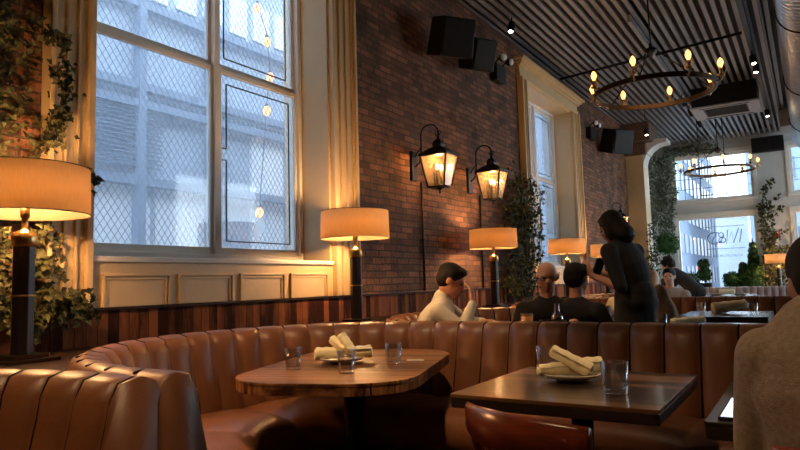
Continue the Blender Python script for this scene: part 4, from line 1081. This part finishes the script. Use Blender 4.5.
# street
struct(MB().bb(-12, 22, FY+.35, 60, -.25, -.15).build('floor', STREETG))
def block(label, x0, x1, y0, y1, h, m, wm, nx, nz, wz0=.8):
    t = thing('street_building', label, 'building', ((x0+x1)/2, y0, -.15)); w = x1-x0
    MB().bb(-w/2, w/2, 0, y1-y0, 0, h).build('facade', m, t)
    b = MB()
    for i in range(nx):
        for k in range(nz):
            a = -w/2+w*(i+.2)/nx; c = -w/2+w*(i+.8)/nx; z = wz0+(h-wz0)*k/nz; b.bb(a, c, -.03, .05, z, z+(h-wz0)/nz*.6)
    b.build('windows', wm, t)
    # side face windows (right side towards the street)
    b = MB(); L = y1-y0; q = max(2, int(L/1.2))
    for i in range(q):
        for k in range(nz):
            z = wz0+(h-wz0)*k/nz; b.bb(w/2-.03, w/2+.03, L*(i+.2)/q, L*(i+.75)/q, z, z+(h-wz0)/nz*.6)
    b.build('side_windows', wm, t)
    return t
block('blue office building receding on the left of the street beyond the far window', -9, -1.5, FY+3, FY+26, 12, BLDL, BLDB, 6, 8)
block('white building in the middle of the street view', -1.75, .05, FY+28, FY+34, 5.6, BLDW, BLDW, 4, 5)
block('blue building on the right of the street view', 1.0, 7, FY+15, FY+27, 11, BLDL, BLDB, 6, 7)
tag(MB().bb(1.1, 2.4, FY+14, FY+15.0, 1.0, 2.3).build('street_awning', YELLOW, bevel=.02), 'yellow awning at the right of the street view', 'awning')
t = thing('street_sign', 'red round street sign seen through the far window', 'sign', (.05, FY+7, -.15)); MB().tube([(0, 0, 0), (0, 0, 1.5)], .03).build('pole', STEEL, t); MB().lathe([(0, -.01), (.13, -.01), (.13, .01), (0, .01)], (0, -.04, 1.45), 24, R=rotx(PI/2)).build('sign_face', REDP, t)

# ------------------------------------------------------------ light
w = bpy.data.worlds.new('World'); sc.world = w; w.use_nodes = True; nt = w.node_tree
bg = nt.nodes['Background']
tc = N(nt, 'ShaderNodeTexCoord'); sx_ = N(nt, 'ShaderNodeSeparateXYZ'); nt.links.new(tc.outputs['Generated'], sx_.inputs[0])
r = ramp(nt, [(0, (.86, .93, 1.0)), (1, (.66, .82, 1.0))]); nt.links.new(sx_.outputs[2], r.inputs[0]); nt.links.new(r.outputs[0], bg.inputs['Color'])
bg.inputs['Strength'].default_value = 7.5
def portal(loc, rot, sx, sy):
    o = light('sky_portal', 'AREA', loc, 1, (1, 1, 1), sx, rot, sy=sy); o.data.cycles.is_portal = True
for y0, y1 in OP: portal((-.40, (y0+y1)/2, 2.5), (0, -PI/2, 0), 2.4, 1.9)
for x0, x1, a0, a1, c0, c1 in FW: portal(((x0+x1)/2, FY+.2, 2.2), (-PI/2, 0, 0), x1-x0, 3.3)
for y0, y1 in RWN: portal((RX+.2, (y0+y1)/2, 2.3), (0, PI/2, 0), 2.6, 2.6)

# ceiling down lights over the booths and tables, unseen fixtures added for warm light
def down(loc, tgt, power, label, cone=50, col=(1, .66, .36)):
    o = dup(spot, loc, 0, label)
    a = V(loc)+V((0, 0, -.24)); d = V(tgt)-a
    l = light('spot_beam', 'SPOT', a, power, col, .04, spot=math.radians(cone)); l.rotation_euler = d.to_track_quat('-Z', 'Y').to_euler()
down((1.5, -.1, CZ), (1.15, .6, .9), 260, 'ceiling spotlight above the bottom left booth, out of view', 44)
down((1.9, 1.1, CZ), (1.2, 2.2, .8), 300, 'ceiling spotlight aimed at the oblong table, out of view', 38)
down((2.7, 3.3, CZ), (2.22, 2.05, .8), 150, 'ceiling spotlight aimed at the square table, out of view', 22)
down((1.2, 3.5, CZ), (1.3, 4.2, .8), 90, 'ceiling spotlight aimed at the juice glass table, out of view', 50)

down((2.0, .2, CZ), (2.75, 1.6, .9), 120, 'added ceiling spotlight aimed at the bentwood chair and the diner in beige, out of view', 46)  # unseen spot added to brighten the diner's dark back and the chair
# ------------------------------------------------------------ camera
cam = bpy.data.cameras.new('camera'); co = bpy.data.objects.new('camera', cam); COL.objects.link(co); sc.camera = co
YAW, PIT, ROL, F = math.radians(32.60), math.radians(5.17), math.radians(-1.6), 636.0
f = V((-math.sin(YAW)*math.cos(PIT), math.cos(YAW)*math.cos(PIT), math.sin(PIT))); rgt = V((math.cos(YAW), math.sin(YAW), 0)); up = rgt.cross(f)
r2 = rgt*math.cos(ROL)+up*math.sin(ROL); u2 = -rgt*math.sin(ROL)+up*math.cos(ROL)
M = Matrix((r2, u2, -f)).transposed().to_4x4(); M.translation = (3.0, 0, 1.12); co.matrix_world = M
cam.sensor_width = 36; cam.lens = F/800*36; cam.clip_start = .02; cam.clip_end = 300
vs = sc.view_settings; vs.view_transform = 'Standard'; vs.look = 'None'; vs.gamma = 1; vs.use_curve_mapping = False; vs.exposure = 0.0
